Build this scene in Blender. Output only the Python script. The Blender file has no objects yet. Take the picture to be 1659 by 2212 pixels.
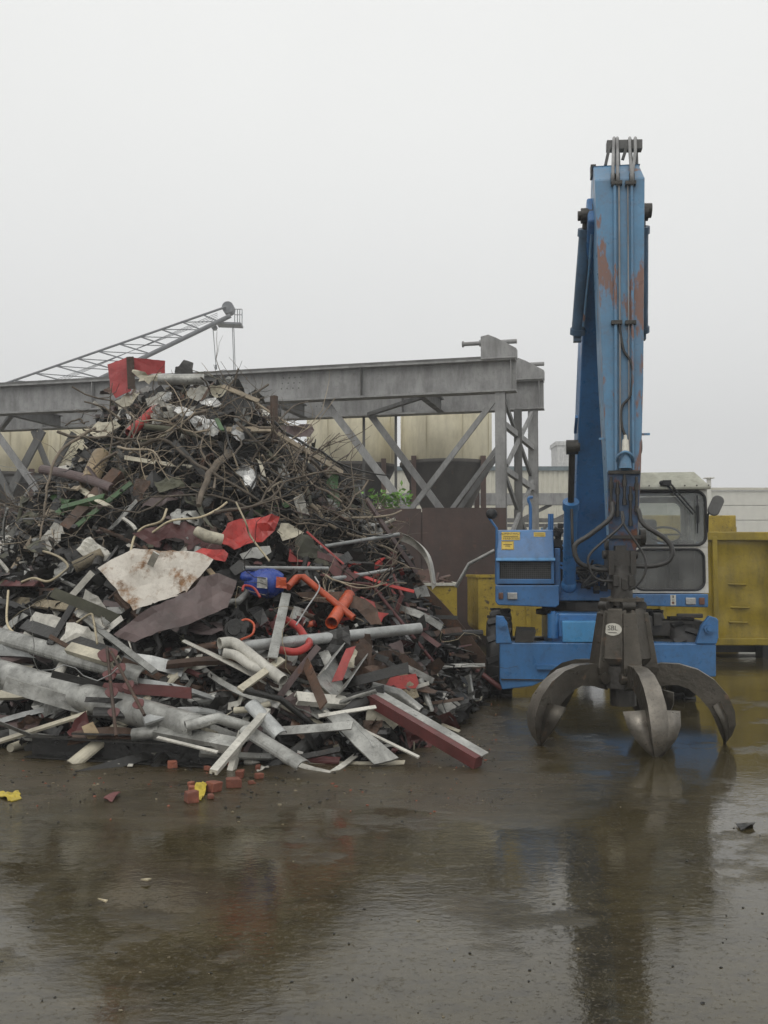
import bpy, bmesh, math, random
from mathutils import Vector, Matrix, noise
R = math.radians
rng = random.Random(7)
scene = bpy.context.scene
COL = scene.collection

# ------------------------------------------------------------------ camera
CW, CH, FPX, HOR = 1659.0, 2212.0, 2150.0, 1230.0
CAM = Vector((0, 0, 1.55))
PITCH = math.atan((HOR - CH / 2) / FPX)
cam = bpy.data.cameras.new('camera')
cam.sensor_fit = 'VERTICAL'; cam.sensor_height = 24.0; cam.lens = FPX / CH * 24.0
cam.clip_start = 0.05; cam.clip_end = 2000
camo = bpy.data.objects.new('camera', cam); COL.objects.link(camo)
camo.location = CAM; camo.rotation_euler = (R(90) + PITCH, 0, 0)
scene.camera = camo

# ------------------------------------------------------------------ world, sun, exposure
SUN_EL, SUN_AZ = R(48), R(200)          # weak sun behind the cloud, behind the photographer
world = bpy.data.worlds.new('World'); scene.world = world; world.use_nodes = True
wn, wl = world.node_tree.nodes, world.node_tree.links
bg = wn['Background']; bg.inputs['Strength'].default_value = 0.1
sky = wn.new('ShaderNodeTexSky'); sky.sky_type = 'NISHITA'; sky.sun_disc = False
sky.sun_elevation = SUN_EL; sky.sun_rotation = SUN_AZ; sky.dust_density = 6; sky.air_density = 1.0
tc = wn.new('ShaderNodeTexCoord'); sp = wn.new('ShaderNodeSeparateXYZ')
wl.new(tc.outputs['Generated'], sp.inputs[0])
ramp = wn.new('ShaderNodeValToRGB'); wl.new(sp.outputs['Z'], ramp.inputs[0])
e = ramp.color_ramp.elements
e[0].position = 0.0; e[0].color = (0.80, 0.805, 0.81, 1)
e[1].position = 1.0; e[1].color = (1.02, 1.02, 1.0, 1)
k = e.new(0.42); k.color = (0.93, 0.935, 0.92, 1)
k = e.new(0.2); k.color = (0.86, 0.865, 0.86, 1)
nz = wn.new('ShaderNodeTexNoise'); nz.inputs['Scale'].default_value = 1.6; nz.inputs['Detail'].default_value = 3
wl.new(tc.outputs['Generated'], nz.inputs['Vector'])
mr = wn.new('ShaderNodeMapRange'); mr.inputs['To Min'].default_value = 9.4; mr.inputs['To Max'].default_value = 10.6
wl.new(nz.outputs['Fac'], mr.inputs['Value'])
vm = wn.new('ShaderNodeVectorMath'); vm.operation = 'SCALE'
wl.new(ramp.outputs[0], vm.inputs[0]); wl.new(mr.outputs[0], vm.inputs['Scale'])
mx = wn.new('ShaderNodeMix'); mx.data_type = 'RGBA'; mx.inputs[0].default_value = 0.96
wl.new(sky.outputs[0], mx.inputs[6]); wl.new(vm.outputs[0], mx.inputs[7])
wl.new(mx.outputs[2], bg.inputs['Color'])
sun = bpy.data.lights.new('sun', 'SUN'); sun.energy = 0.7; sun.angle = R(40); sun.color = (1, 0.97, 0.93)
suno = bpy.data.objects.new('sun', sun); COL.objects.link(suno)
suno.rotation_euler = (R(90) - SUN_EL, 0, R(-20))
suno.location = (0, -5, 20)
scene.view_settings.view_transform = 'Standard'; scene.view_settings.look = 'None'
scene.view_settings.exposure = 0.0; scene.view_settings.gamma = 1.0
scene.view_settings.use_curve_mapping = False
scene.render.engine = 'CYCLES'
scene.cycles.use_denoising = True
scene.cycles.max_bounces = 6; scene.cycles.transparent_max_bounces = 12

# ------------------------------------------------------------------ projection helpers (photo measured at 1659x2212)
FWD = Vector((0, math.cos(PITCH), math.sin(PITCH))); UP = Vector((0, -math.sin(PITCH), math.cos(PITCH)))
def ray(px, py):
    return FWD + Vector(((px - CW / 2) / FPX, 0, 0)) + UP * ((CH / 2 - py) / FPX)
def at(px, py, Y):
    d = ray(px, py); return CAM + d * (Y / d.y)
def ground_at(px, py, z=0.0):
    d = ray(px, py); return CAM + d * ((z - CAM.z) / d.z)
def hit_plane(px, py, p, n):
    d = ray(px, py); return CAM + d * ((Vector(p) - CAM).dot(n) / d.dot(n))
def proj(p):
    v = Vector(p) - CAM; w = v.dot(FWD)
    return (CW / 2 + v.x / w * FPX, CH / 2 - v.dot(UP) / w * FPX)

# ------------------------------------------------------------------ mesh builder
def frame(d, up=(0, 0, 1)):
    d = Vector(d).normalized(); up = Vector(up)
    if abs(d.dot(up)) > 0.98: up = Vector((0, 1, 0)) if abs(d.y) < .9 else Vector((1, 0, 0))
    s = d.cross(up).normalized(); u = s.cross(d).normalized()
    return d, s, u
class MB:
    def __init__(self): self.v = []; self.f = []; self.m = []; self.s = []; self.cur = 0
    def add(self, vs, fs, smooth=False):
        b = len(self.v); self.v += [Vector(x) for x in vs]
        for q in fs:
            self.f.append([b + i for i in q]); self.m.append(self.cur); self.s.append(smooth)
        return self
    def mat(self, i): self.cur = i; return self
    def box(self, c, s, rot=None):
        c = Vector(c); vs = []
        for z in (-1, 1):
            for y in (-1, 1):
                for x in (-1, 1):
                    w = Vector((x * s[0] / 2, y * s[1] / 2, z * s[2] / 2))
                    vs.append(c + (rot @ w if rot else w))
        return self.add(vs, [(0, 2, 3, 1), (4, 5, 7, 6), (0, 1, 5, 4), (2, 6, 7, 3), (0, 4, 6, 2), (1, 3, 7, 5)])
    def beam(self, p, q, w, h, up=(0, 0, 1)):
        return self.sect(p, q, [(-w/2, -h/2), (w/2, -h/2), (w/2, h/2), (-w/2, h/2)], up)
    def sect(self, p, q, poly, up=(0, 0, 1)):
        p, q = Vector(p), Vector(q); d, s, u = frame(q - p, up); n = len(poly)
        vs = [p + s * a + u * b for a, b in poly] + [q + s * a + u * b for a, b in poly]
        fs = [(i, (i + 1) % n, n + (i + 1) % n, n + i) for i in range(n)]
        return self.add(vs, fs + [tuple(range(n - 1, -1, -1)), tuple(range(n, 2 * n))])
    def prism(self, poly, off):
        n = len(poly); off = Vector(off); vs = [Vector(p) for p in poly]; vs += [p + off for p in vs]
        fs = [(i, (i + 1) % n, n + (i + 1) % n, n + i) for i in range(n)]
        return self.add(vs, fs + [tuple(range(n - 1, -1, -1)), tuple(range(n, 2 * n))])
    def tube(self, pts, r, n=10, hollow=0.0, caps=True):
        pts = [Vector(p) for p in pts]; k = len(pts)
        rs = r if isinstance(r, (list, tuple)) else [r] * k
        rings = []; up = None
        for i, p in enumerate(pts):
            d = (pts[min(i + 1, k - 1)] - pts[max(i - 1, 0)])
            if up is None: d, s, u = frame(d)
            else:
                d = d.normalized(); s = d.cross(up)
                if s.length < 1e-4: d, s, u = frame(d)
                else: s.normalize(); u = s.cross(d).normalized()
            up = u
            rings.append((p, s, u))
        def ringset(f):
            vs = []
            for (p, s, u), rr in zip(rings, rs):
                for j in range(n):
                    a = 2 * math.pi * j / n; vs.append(p + (s * math.cos(a) + u * math.sin(a)) * f(rr))
            return vs
        def quads(rev):
            fs = []
            for i in range(k - 1):
                for j in range(n):
                    q = (i * n + j, i * n + (j + 1) % n, (i + 1) * n + (j + 1) % n, (i + 1) * n + j)
                    fs.append(q[::-1] if rev else q)
            return fs
        o = ringset(lambda x: x); self.add(o, quads(False), True)
        if hollow:
            inn = ringset(lambda x: max(x - hollow, x * .3)); self.add(inn, quads(True), True)
            for e0 in (0, (k - 1) * n):
                vs = o[e0:e0 + n] + inn[e0:e0 + n]
                self.add(vs, [(j, (j + 1) % n, n + (j + 1) % n, n + j) for j in range(n)])
        elif caps:
            self.add(o[:n], [tuple(range(n - 1, -1, -1))]); self.add(o[-n:], [tuple(range(n))])
        return self
    def disc(self, c, axis, r, t, n=18):
        c, axis = Vector(c), Vector(axis).normalized()
        return self.tube([c - axis * t / 2, c + axis * t / 2], r, n)
    def ball(self, c, r, sx=1, sy=1, sz=1, jit=0, nu=8, nv=6):
        vs = []; fs = []
        for i in range(nv + 1):
            th = math.pi * i / nv
            for j in range(nu):
                a = 2 * math.pi * j / nu; q = 1 + jit * (rng.random() - .5)
                vs.append(Vector(c) + Vector((math.sin(th) * math.cos(a) * sx, math.sin(th) * math.sin(a) * sy, math.cos(th) * sz)) * r * q)
        for i in range(nv):
            for j in range(nu): fs.append((i * nu + j, (i + 1) * nu + j, (i + 1) * nu + (j + 1) % nu, i * nu + (j + 1) % nu))
        return self.add(vs, fs, jit == 0)
    def text(self, s, o, ux, vy, size, lift):
        cu = bpy.data.curves.new('t', 'FONT'); cu.body = s; cu.size = 1.0; cu.align_x = 'CENTER'
        ob = bpy.data.objects.new('t', cu); COL.objects.link(ob)
        dg = bpy.context.evaluated_depsgraph_get(); me = bpy.data.meshes.new_from_object(ob.evaluated_get(dg))
        ux, vy = Vector(ux).normalized(), Vector(vy).normalized(); n = ux.cross(vy)
        self.add([Vector(o) + ux * (v.co.x * size) + vy * (v.co.y * size) + n * lift for v in me.vertices], [tuple(p.vertices) for p in me.polygons])
        bpy.data.objects.remove(ob); bpy.data.curves.remove(cu); bpy.data.meshes.remove(me)
        return self
    def mesh(self, name, mats, shift=Vector((0, 0, 0))):
        me = bpy.data.meshes.new(name)
        me.from_pydata([v - shift for v in self.v], [], self.f)
        for x in (mats if isinstance(mats, (list, tuple)) else [mats]): me.materials.append(x)
        me.polygons.foreach_set('material_index', self.m); me.polygons.foreach_set('use_smooth', self.s)
        me.update()
        return me
    def build(self, name, mats, parent=None, bevel=0, local=False, solid=0):
        if parent is None:
            lo = Vector([min(v[i] for v in self.v) for i in range(3)]); hi = Vector([max(v[i] for v in self.v) for i in range(3)])
            sh = Vector(((lo.x + hi.x) / 2, (lo.y + hi.y) / 2, lo.z))
        else:
            sh = Vector((0, 0, 0)) if local else WLOC[parent.name]
        o = bpy.data.objects.new(name, self.mesh(name, mats, sh)); COL.objects.link(o)
        if parent is None: o.location = sh; WLOC[o.name] = sh
        else: o.parent = parent; WLOC[o.name] = sh
        if solid:
            md = o.modifiers.new('thickness', 'SOLIDIFY'); md.thickness = solid; md.offset = 0
        if bevel:
            md = o.modifiers.new('bevel', 'BEVEL'); md.width = bevel; md.segments = 2; md.limit_method = 'ANGLE'; md.angle_limit = R(40)
        return o
WLOC = {}
def tag(o, label=None, cat=None, group=None, kind=None):
    if label: o['label'] = label
    if cat: o['category'] = cat
    if group: o['group'] = group
    if kind: o['kind'] = kind
    return o
def empty(name, loc, rz=0.0):
    o = bpy.data.objects.new(name, None); COL.objects.link(o); o.empty_display_size = .2
    o.location = loc; o.rotation_euler = (0, 0, rz); WLOC[o.name] = Vector(loc); return o
def spline(pts, seg=6):
    pts = [Vector(p) for p in pts]; out = []
    P = [pts[0] * 2 - pts[1]] + pts + [pts[-1] * 2 - pts[-2]]
    for i in range(1, len(P) - 2):
        for k in range(seg):
            t = k / seg; a, b, c, d = P[i - 1:i + 3]
            out.append(.5 * ((2 * b) + (c - a) * t + (2 * a - 5 * b + 4 * c - d) * t * t + (3 * b - a - 3 * c + d) * t ** 3))
    return out + [pts[-1]]

# ------------------------------------------------------------------ materials
def mat(name, col, rough=.45, metal=0.0, var=.22, scale=3.0, rust=0.0, rustcol=(.13, .05, .022), grime=.35, grimecol=(.028, .026, .02), bump=.15, rnd=0.0, spec=.5, patch=None, patchcol=(.4, .12, .04), coat=0.0, speck=.4):
    m = bpy.data.materials.new(name); m.use_nodes = True; nt = m.node_tree; N, L = nt.nodes, nt.links
    b = N['Principled BSDF']; b.inputs['Metallic'].default_value = metal; b.inputs['Specular IOR Level'].default_value = spec
    b.inputs['Coat Weight'].default_value = coat; b.inputs['Coat Roughness'].default_value = .15
    tc = N.new('ShaderNodeTexCoord'); src = tc.outputs['Object']
    oi = N.new('ShaderNodeObjectInfo')
    ad = N.new('ShaderNodeVectorMath'); ad.operation = 'MULTIPLY_ADD'       # every object gets its own patch of the pattern
    L.new(oi.outputs['Location'], ad.inputs[0]); ad.inputs[1].default_value = (3.7, 2.9, 4.3); L.new(src, ad.inputs[2]); src = ad.outputs[0]
    def noi(sc, det=5, ro=.6, st=None):
        n = N.new('ShaderNodeTexNoise'); n.inputs['Scale'].default_value = sc; n.inputs['Detail'].default_value = det; n.inputs['Roughness'].default_value = ro
        if st:
            mp_ = N.new('ShaderNodeMapping'); mp_.inputs['Scale'].default_value = st; L.new(src, mp_.inputs[0]); L.new(mp_.outputs[0], n.inputs['Vector'])
        else: L.new(src, n.inputs['Vector'])
        return n.outputs['Fac']
    def rng_(f, a, c, x=0.0, y=1.0):
        r = N.new('ShaderNodeMapRange'); r.inputs['From Min'].default_value = a; r.inputs['From Max'].default_value = c
        r.inputs['To Min'].default_value = x; r.inputs['To Max'].default_value = y; L.new(f, r.inputs['Value']); return r.outputs[0]
    def mix(f, a, c):
        x = N.new('ShaderNodeMix'); x.data_type = 'RGBA'
        if isinstance(f, float): x.inputs[0].default_value = f
        else: L.new(f, x.inputs[0])
        for i, q in ((6, a), (7, c)):
            if isinstance(q, tuple): x.inputs[i].default_value = (*q, 1)
            else: L.new(q, x.inputs[i])
        return x.outputs[2]
    c = mix(rng_(noi(scale, 6), .3, .7), tuple(max(0, x * (1 - var)) for x in col), tuple(min(1, x * (1 + var)) for x in col))
    if rnd:
        h = N.new('ShaderNodeHueSaturation'); L.new(c, h.inputs['Color'])
        L.new(rng_(oi.outputs['Random'], 0, 1, 1 - rnd, 1 + rnd), h.inputs['Value']); c = h.outputs[0]
    ro = rng_(noi(scale * 2.3, 5), .3, .7, max(.03, rough - .14), min(1, rough + .16))
    if patch: c = mix(rng_(noi(patch[0], 7, .68, patch[2]), patch[1], patch[1] + .05), c, patchcol)
    if grime: c = mix(rng_(noi(2.2, 7, .68, (1.6, 1.6, .45)), .42, .78, 0, grime * 1.6), c, grimecol)
    if speck: c = mix(rng_(noi(scale * 7, 8, .8), .50, .68, 0, speck), c, grimecol)
    if rust:
        f = rng_(noi(scale * 1.8, 9, .72), .72 - rust * .45, .80 - rust * .42); c = mix(f, c, mix(rng_(noi(scale * 9, 4), .35, .65), rustcol, tuple(x * 1.9 for x in rustcol)))
        q = N.new('ShaderNodeMix'); L.new(f, q.inputs[0]); L.new(ro, q.inputs[2]); q.inputs[3].default_value = .75; ro = q.outputs[0]
        if metal:
            q2 = N.new('ShaderNodeMath'); q2.operation = 'MULTIPLY_ADD'; L.new(f, q2.inputs[0]); q2.inputs[1].default_value = -metal; q2.inputs[2].default_value = metal; L.new(q2.outputs[0], b.inputs['Metallic'])
    L.new(c, b.inputs['Base Color']); L.new(ro, b.inputs['Roughness'])
    if bump:
        bm = N.new('ShaderNodeBump'); bm.inputs['Strength'].default_value = bump; bm.inputs['Distance'].default_value = .03
        L.new(noi(scale * 6, 6, .6), bm.inputs['Height']); L.new(bm.outputs[0], b.inputs['Normal'])
    return m
def glass(name, tint, milky=.06):
    m = bpy.data.materials.new(name); m.use_nodes = True; N, L = m.node_tree.nodes, m.node_tree.links
    N.remove(N['Principled BSDF']); out = N['Material Output']
    tr = N.new('ShaderNodeBsdfTransparent'); tr.inputs[0].default_value = (*tint, 1); gl = N.new('ShaderNodeBsdfGlossy'); gl.inputs['Roughness'].default_value = .04
    lw = N.new('ShaderNodeFresnel'); lw.inputs[0].default_value = 1.5; mxs = N.new('ShaderNodeMixShader')
    df = N.new('ShaderNodeBsdfDiffuse'); df.inputs[0].default_value = (.6, .6, .56, 1); m2 = N.new('ShaderNodeMixShader')  # pale diffuse film: dirt plus a milky sky reflection painted into the glass
    tc = N.new('ShaderNodeTexCoord'); n = N.new('ShaderNodeTexNoise'); n.inputs['Scale'].default_value = 3; n.inputs['Detail'].default_value = 6
    L.new(tc.outputs['Object'], n.inputs['Vector'])
    r = N.new('ShaderNodeMapRange'); r.inputs[1].default_value = .35; r.inputs[2].default_value = .75; r.inputs[3].default_value = milky; r.inputs[4].default_value = milky * 4; L.new(n.outputs['Fac'], r.inputs[0])
    L.new(r.outputs[0], m2.inputs[0]); L.new(tr.outputs[0], m2.inputs[1]); L.new(df.outputs[0], m2.inputs[2])
    L.new(lw.outputs[0], mxs.inputs[0]); L.new(m2.outputs[0], mxs.inputs[1]); L.new(gl.outputs[0], mxs.inputs[2]); L.new(mxs.outputs[0], out.inputs[0])
    return m
BLUE = mat('blue_paint', (.045, .175, .40), .34, var=.14, scale=2, rust=.12, rustcol=(.05, .03, .025), grime=.25, bump=.05, coat=.15)
BLUE_L = mat('fresh_blue_paint', (.075, .30, .58), .36, var=.1, scale=2, rust=.08, rustcol=(.06, .05, .05), grime=.15, bump=.05)
BLUE_W = mat('worn_blue_paint', (.10, .25, .41), .36, var=.18, scale=2.2, grime=.3, grimecol=(.16, .13, .13), bump=.06, patch=(2.2, .56, (2.2, 2.2, .6)), patchcol=(.22, .115, .085))
BLUE_D = mat('grimy_dark_blue_paint', (.055, .115, .19), .42, var=.25, scale=3, rust=.15, rustcol=(.05, .035, .03), grime=.4, bump=.1)
DARKSTEEL = mat('oily_dark_steel', (.05, .046, .04), .42, .35, var=.3, scale=5, rust=.22, rustcol=(.075, .042, .024), grime=.3, bump=.25)
GRAPPLE = mat('worn_grapple_steel', (.085, .075, .06), .38, .55, var=.35, scale=4, rust=.3, rustcol=(.085, .052, .03), grime=.3, bump=.2)
GRAPPLE_B = mat('polished_grapple_steel', (.22, .20, .17), .36, .6, var=.35, scale=5, rust=.22, rustcol=(.11, .07, .04), grime=.25, bump=.15)
RUBBER = mat('black_rubber', (.012, .012, .012), .55, var=.3, grime=.3, grimecol=(.05, .042, .03))
HOSE = mat('hose_rubber', (.022, .021, .02), .4, var=.3, grime=.2, grimecol=(.06, .055, .045))
CHROME = mat('worn_rod', (.10, .09, .085), .3, .5, rust=.15)
WHITEP = mat('cab_white_paint', (.66, .64, .58), .4, var=.08, grime=.28, grimecol=(.2, .18, .14), bump=.04)
ROOFP = mat('cab_roof_paint', (.42, .42, .34), .5, var=.12, grime=.45, grimecol=(.12, .11, .08), bump=.06)
BLACKP = mat('black_trim', (.012, .012, .013), .4, var=.2, grime=.2, grimecol=(.05, .05, .045))
INTER = mat('cab_interior', (.07, .07, .068), .6, var=.2)
GLASS = glass('window_glass', (.90, .92, .91), .05)
GLASSD = glass('dirty_window_glass', (.5, .5, .47), .05)
LAMPG = mat('lamp_glass', (.4, .4, .38), .2, .4, grime=.2)
AMBER = mat('indicator_lens', (.16, .06, .03), .3)
STICKY = mat('yellow_sticker', (.66, .46, .05), .5, var=.08, grime=.15)
INK = mat('black_ink', (.03, .025, .02), .6, var=.1, grime=0, bump=0)
STICKW = mat('white_sticker', (.62, .6, .52), .5, var=.1, grime=.2)
YELLOW = mat('yellow_container_paint', (.31, .225, .012), .42, var=.2, scale=1.6, rust=.2, rustcol=(.055, .04, .012), grime=.45, grimecol=(.07, .055, .01), bump=.2)
YELLOW_D = mat('chipped_yellow_paint', (.37, .265, .02), .5, var=.2, scale=4, rust=.34, rustcol=(.035, .025, .015), grime=.3, grimecol=(.09, .07, .015), bump=.2)
RUSTWALL = mat('rusted_plate', (.058, .031, .024), .62, var=.4, scale=1.2, rust=.3, rustcol=(.07, .035, .025), grime=.5, grimecol=(.03, .022, .018), bump=.2)
GIRDER = mat('grey_girder_paint', (.30, .30, .295), .55, var=.16, scale=1.1, rust=.06, rustcol=(.1, .08, .06), grime=.55, grimecol=(.09, .088, .085), bump=.05)
GIRDERD = mat('grimy_steel', (.13, .13, .125), .6, var=.25, scale=1.3, grime=.5, bump=.05)
SILO = mat('cream_silo_paint', (.62, .57, .41), .55, var=.12, scale=.9, rust=.1, rustcol=(.22, .19, .13), grime=.4, grimecol=(.3, .26, .17), bump=.04, speck=.12)
CONE = mat('dark_hopper_steel', (.075, .066, .056), .6, var=.35, scale=1.2, rust=.25, rustcol=(.08, .05, .035))
LEGR = mat('red_oxide_steel', (.13, .075, .058), .6, var=.25)
CLAD = mat('cream_cladding', (.62, .60, .50), .6, var=.05, grime=.2, grimecol=(.3, .29, .25), bump=0, speck=.12)
CLADW = mat('white_cladding', (.70, .69, .62), .6, var=.04, grime=.15, grimecol=(.4, .39, .34), bump=0, speck=.12)
COPING = mat('roof_coping', (.12, .17, .19), .5)
PALE = mat('pale_concrete', (.6, .6, .58), .7, bump=0, speck=.12)
JIB = mat('jib_grey_paint', (.16, .17, .185), .5, var=.15, bump=0, speck=.12)
LEAFG = mat('leaf_green', (.16, .36, .04), .5, var=.4, rnd=.2)

# ------------------------------------------------------------------ ground
def ground_material():
    m = bpy.data.materials.new('wet_concrete'); m.use_nodes = True; N, L = m.node_tree.nodes, m.node_tree.links
    b = N['Principled BSDF']; b.inputs['Specular IOR Level'].default_value = .5; b.inputs['IOR'].default_value = 1.46
    geo = N.new('ShaderNodeNewGeometry')
    def noi(sc, det, ro, st=(1, 1, 1)):
        mp_ = N.new('ShaderNodeMapping'); mp_.inputs['Scale'].default_value = st; L.new(geo.outputs['Position'], mp_.inputs[0])
        n = N.new('ShaderNodeTexNoise'); n.inputs['Scale'].default_value = sc; n.inputs['Detail'].default_value = det; n.inputs['Roughness'].default_value = ro
        L.new(mp_.outputs[0], n.inputs['Vector']); return n.outputs['Fac']
    def rg(f, a, c, x, y):
        r = N.new('ShaderNodeMapRange'); r.interpolation_type = 'SMOOTHSTEP'
        for i, q in enumerate((a, c, x, y)): r.inputs[i + 1].default_value = q
        L.new(f, r.inputs[0]); return r.outputs[0]
    def math_(op, a, c):
        q = N.new('ShaderNodeMath'); q.operation = op
        for i, w in enumerate((a, c)):
            if isinstance(w, (int, float)): q.inputs[i].default_value = w
            else: L.new(w, q.inputs[i])
        return q.outputs[0]
    def mix(f, a, c):
        x = N.new('ShaderNodeMix'); x.data_type = 'RGBA'
        L.new(f, x.inputs[0])
        for i, q in ((6, a), (7, c)):
            if isinstance(q, tuple): x.inputs[i].default_value = (*q, 1)
            else: L.new(q, x.inputs[i])
        return x.outputs[2]
    c = mix(rg(noi(.9, 6, .6), .3, .7, 0, 1), (.040, .0315, .0135), (.070, .057, .027))
    c = mix(rg(noi(14, 7, .78), .45, .72, 0, .6), c, (.014, .0115, .006))
    c = mix(rg(noi(70, 3, .7), .60, .72, 0, .5), c, (.13, .115, .08))
    c = mix(rg(noi(3.2, 8, .7, (.4, 1.6, 1)), .52, .75, 0, .55), c, (.105, .085, .05))
    # dirt fan in front of the heap: drier, duller
    sx = N.new('ShaderNodeSeparateXYZ'); L.new(geo.outputs['Position'], sx.inputs[0])
    wob = math_('MULTIPLY', math_('SUBTRACT', noi(.9, 8, .65), .5), 3.4)
    near = rg(math_('ADD', sx.outputs['Y'], wob), 6.1, 7.3, 0, 1)
    left = rg(math_('ADD', sx.outputs['X'], wob), .9, 1.8, 1, 0)
    dirt = math_('MULTIPLY', math_('MULTIPLY', near, left), rg(noi(1.6, 9, .7, (.6, 1.3, 1)), .36, .58, .25, 1))
    damp = rg(noi(.62, 10, .68), .53, .66, 0, .6)          # islands standing out of the film of water
    dry = math_('MAXIMUM', dirt, damp)
    c = mix(math_('MULTIPLY', dirt, .65), c, (.062, .043, .020))
    c = mix(rg(noi(6, 9, .78, (.7, 1.5, 1)), .46, .66, 0, .65), c, (.020, .0155, .008))
    c = mix(rg(noi(2.1, 10, .75, (.5, 1.6, 1)), .56, .70, 0, .45), c, (.125, .105, .068))
    fineg = noi(38, 8, .8)
    rough = math_('ADD', rg(dry, 0, 1, .0, .34), math_('MULTIPLY', noi(7, 8, .75), .085))
    L.new(c, b.inputs['Base Color']); L.new(rough, b.inputs['Roughness'])
    h = math_('ADD', math_('MULTIPLY', noi(16, 5, .55, (1, 1.4, 1)), .0012), math_('MULTIPLY', noi(3.0, 4, .5), .0024))
    h = math_('ADD', h, math_('MULTIPLY', rg(fineg, .55, .75, 0, 1), .0007))
    h = math_('ADD', h, math_('MULTIPLY', math_('MULTIPLY', noi(22, 9, .8), dry), .016))
    bm = N.new('ShaderNodeBump'); bm.inputs['Strength'].default_value = .8; bm.inputs['Distance'].default_value = 1.0
    L.new(h, bm.inputs['Height']); L.new(bm.outputs[0], b.inputs['Normal'])
    return m
g = MB(); g.add([(-500, -60, 0), (500, -60, 0), (500, 900, 0), (-500, 900, 0)], [(0, 1, 2, 3)])
tag(g.build('ground', ground_material()), kind='structure')

# ------------------------------------------------------------------ far buildings
def corrugated(name, label, x0, x1, y, z1, m, pitch, depth):
    r = empty(name, ((x0 + x1) / 2, y, 0)); tag(r, label, 'building')
    b = MB(); n = int((x1 - x0) / pitch); top = []; bot = []
    for i in range(n + 1):
        for k, dd in ((0, 0), (.3, 0), (.5, depth), (.8, depth)):
            x = x0 + (i + k) * pitch; top.append((x, y - dd, z1)); bot.append((x, y - dd, 0))
    q = len(top); b.add(bot + top, [(i, i + 1, q + i + 1, q + i) for i in range(q - 1)])
    b.build('wall', m, r)
    b = MB(); b.box(((x0 + x1) / 2, y + 9.2, z1 / 2 - .1), (x1 - x0, 18, z1 - .2)); b.build('hall_body', m, r)
    b = MB(); b.box(((x0 + x1) / 2, y - .05, z1 + .12), (x1 - x0 + .3, .4, .3)); b.build('roof_coping', COPING, r)
    return r
xa, xb = at(700, 1013, 72).x, at(1262, 1013, 72).x
corrugated('warehouse', 'long cream corrugated warehouse with dark roof edge behind the silos', xa - 22, xb, 72, at(1200, 1016, 72).z, CLAD, .36, .07)
r = empty('white_hall', (at(1600, 1100, 62).x, 62, 0)); tag(r, 'low white panel-clad hall behind the yellow container at right', 'building')
x0, z1 = at(1440, 1060, 62).x, at(1600, 1060, 62).z
b = MB(); b.box((x0 + 30, 71, z1 / 2), (60, 17.8, z1 - .02)); b.build('hall_body', CLADW, r)
for i in range(7):
    h = z1 / 7
    b = MB(); b.box((x0 + 30, 62.0, h * (i + .5)), (60, .12, h - .035)); b.build('panel', CLADW, r)
b = MB(); b.box((x0 + 30, 62, z1 + .1), (60.2, .4, .16)); b.build('roof_coping', CLAD, r)
px, pz = at(1531, 1030, 61).x, at(1531, 1034, 61).z
b = MB(); b.tube([(px, 61, 0), (px, 61, pz)], .14, 10); b.box((px, 61, pz + .03), (.55, .55, .06)); b.box((px, 61.45, 4.5), (.1, .9, .1))
tag(b.build('flue_pipe', CLADW), 'slim pale flue pipe with flat cap beside the white hall', 'chimney')
t0, t1 = at(1217, 963, 150), at(1232, 963, 150)
b = MB(); b.box(((t0.x + t1.x) / 2, 152, t0.z / 2), (t1.x - t0.x + 2.2, 5, t0.z)); b.box(((t0.x + t1.x) / 2, 152, t0.z + .3), (t1.x - t0.x + 2.6, 5.4, .6))
tag(b.build('distant_tower', PALE), 'pale hazy tower block far away left of the blue boom', 'tower')
# steel bridge girder behind the columns
r = empty('pipe_bridge', (at(1050, 1080, 46).x, 46, 0)); tag(r, 'grey steel girder bridge with diagonal struts behind the runway columns', 'bridge')
for nm, ya, yb in (('girder', 1066, 1091), ('lower_chord', 1120, 1128), ('lower_rail', 1132, 1138)):
    p, q = at(780, (ya + yb) / 2, 46), at(1330, (ya + yb) / 2, 46); hh = (yb - ya) / FPX * 46
    b = MB(); b.beam(p, q, .5, hh); b.build(nm, GIRDER if nm == 'girder' else GIRDERD, r)
for a in (800, 905, 1020, 1115, 1190):
    b = MB(); b.beam(at(a, 1128, 46.1), at(a + 75, 1090, 46.1), .12, .16); b.build('strut', GIRDERD, r)
for a in (810, 1010, 1118, 1262):
    p = at(a, 1100, 46.3); b = MB(); b.beam((p.x, p.y, 0), p, .3, .3); b.build('post', GIRDERD, r)

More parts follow.
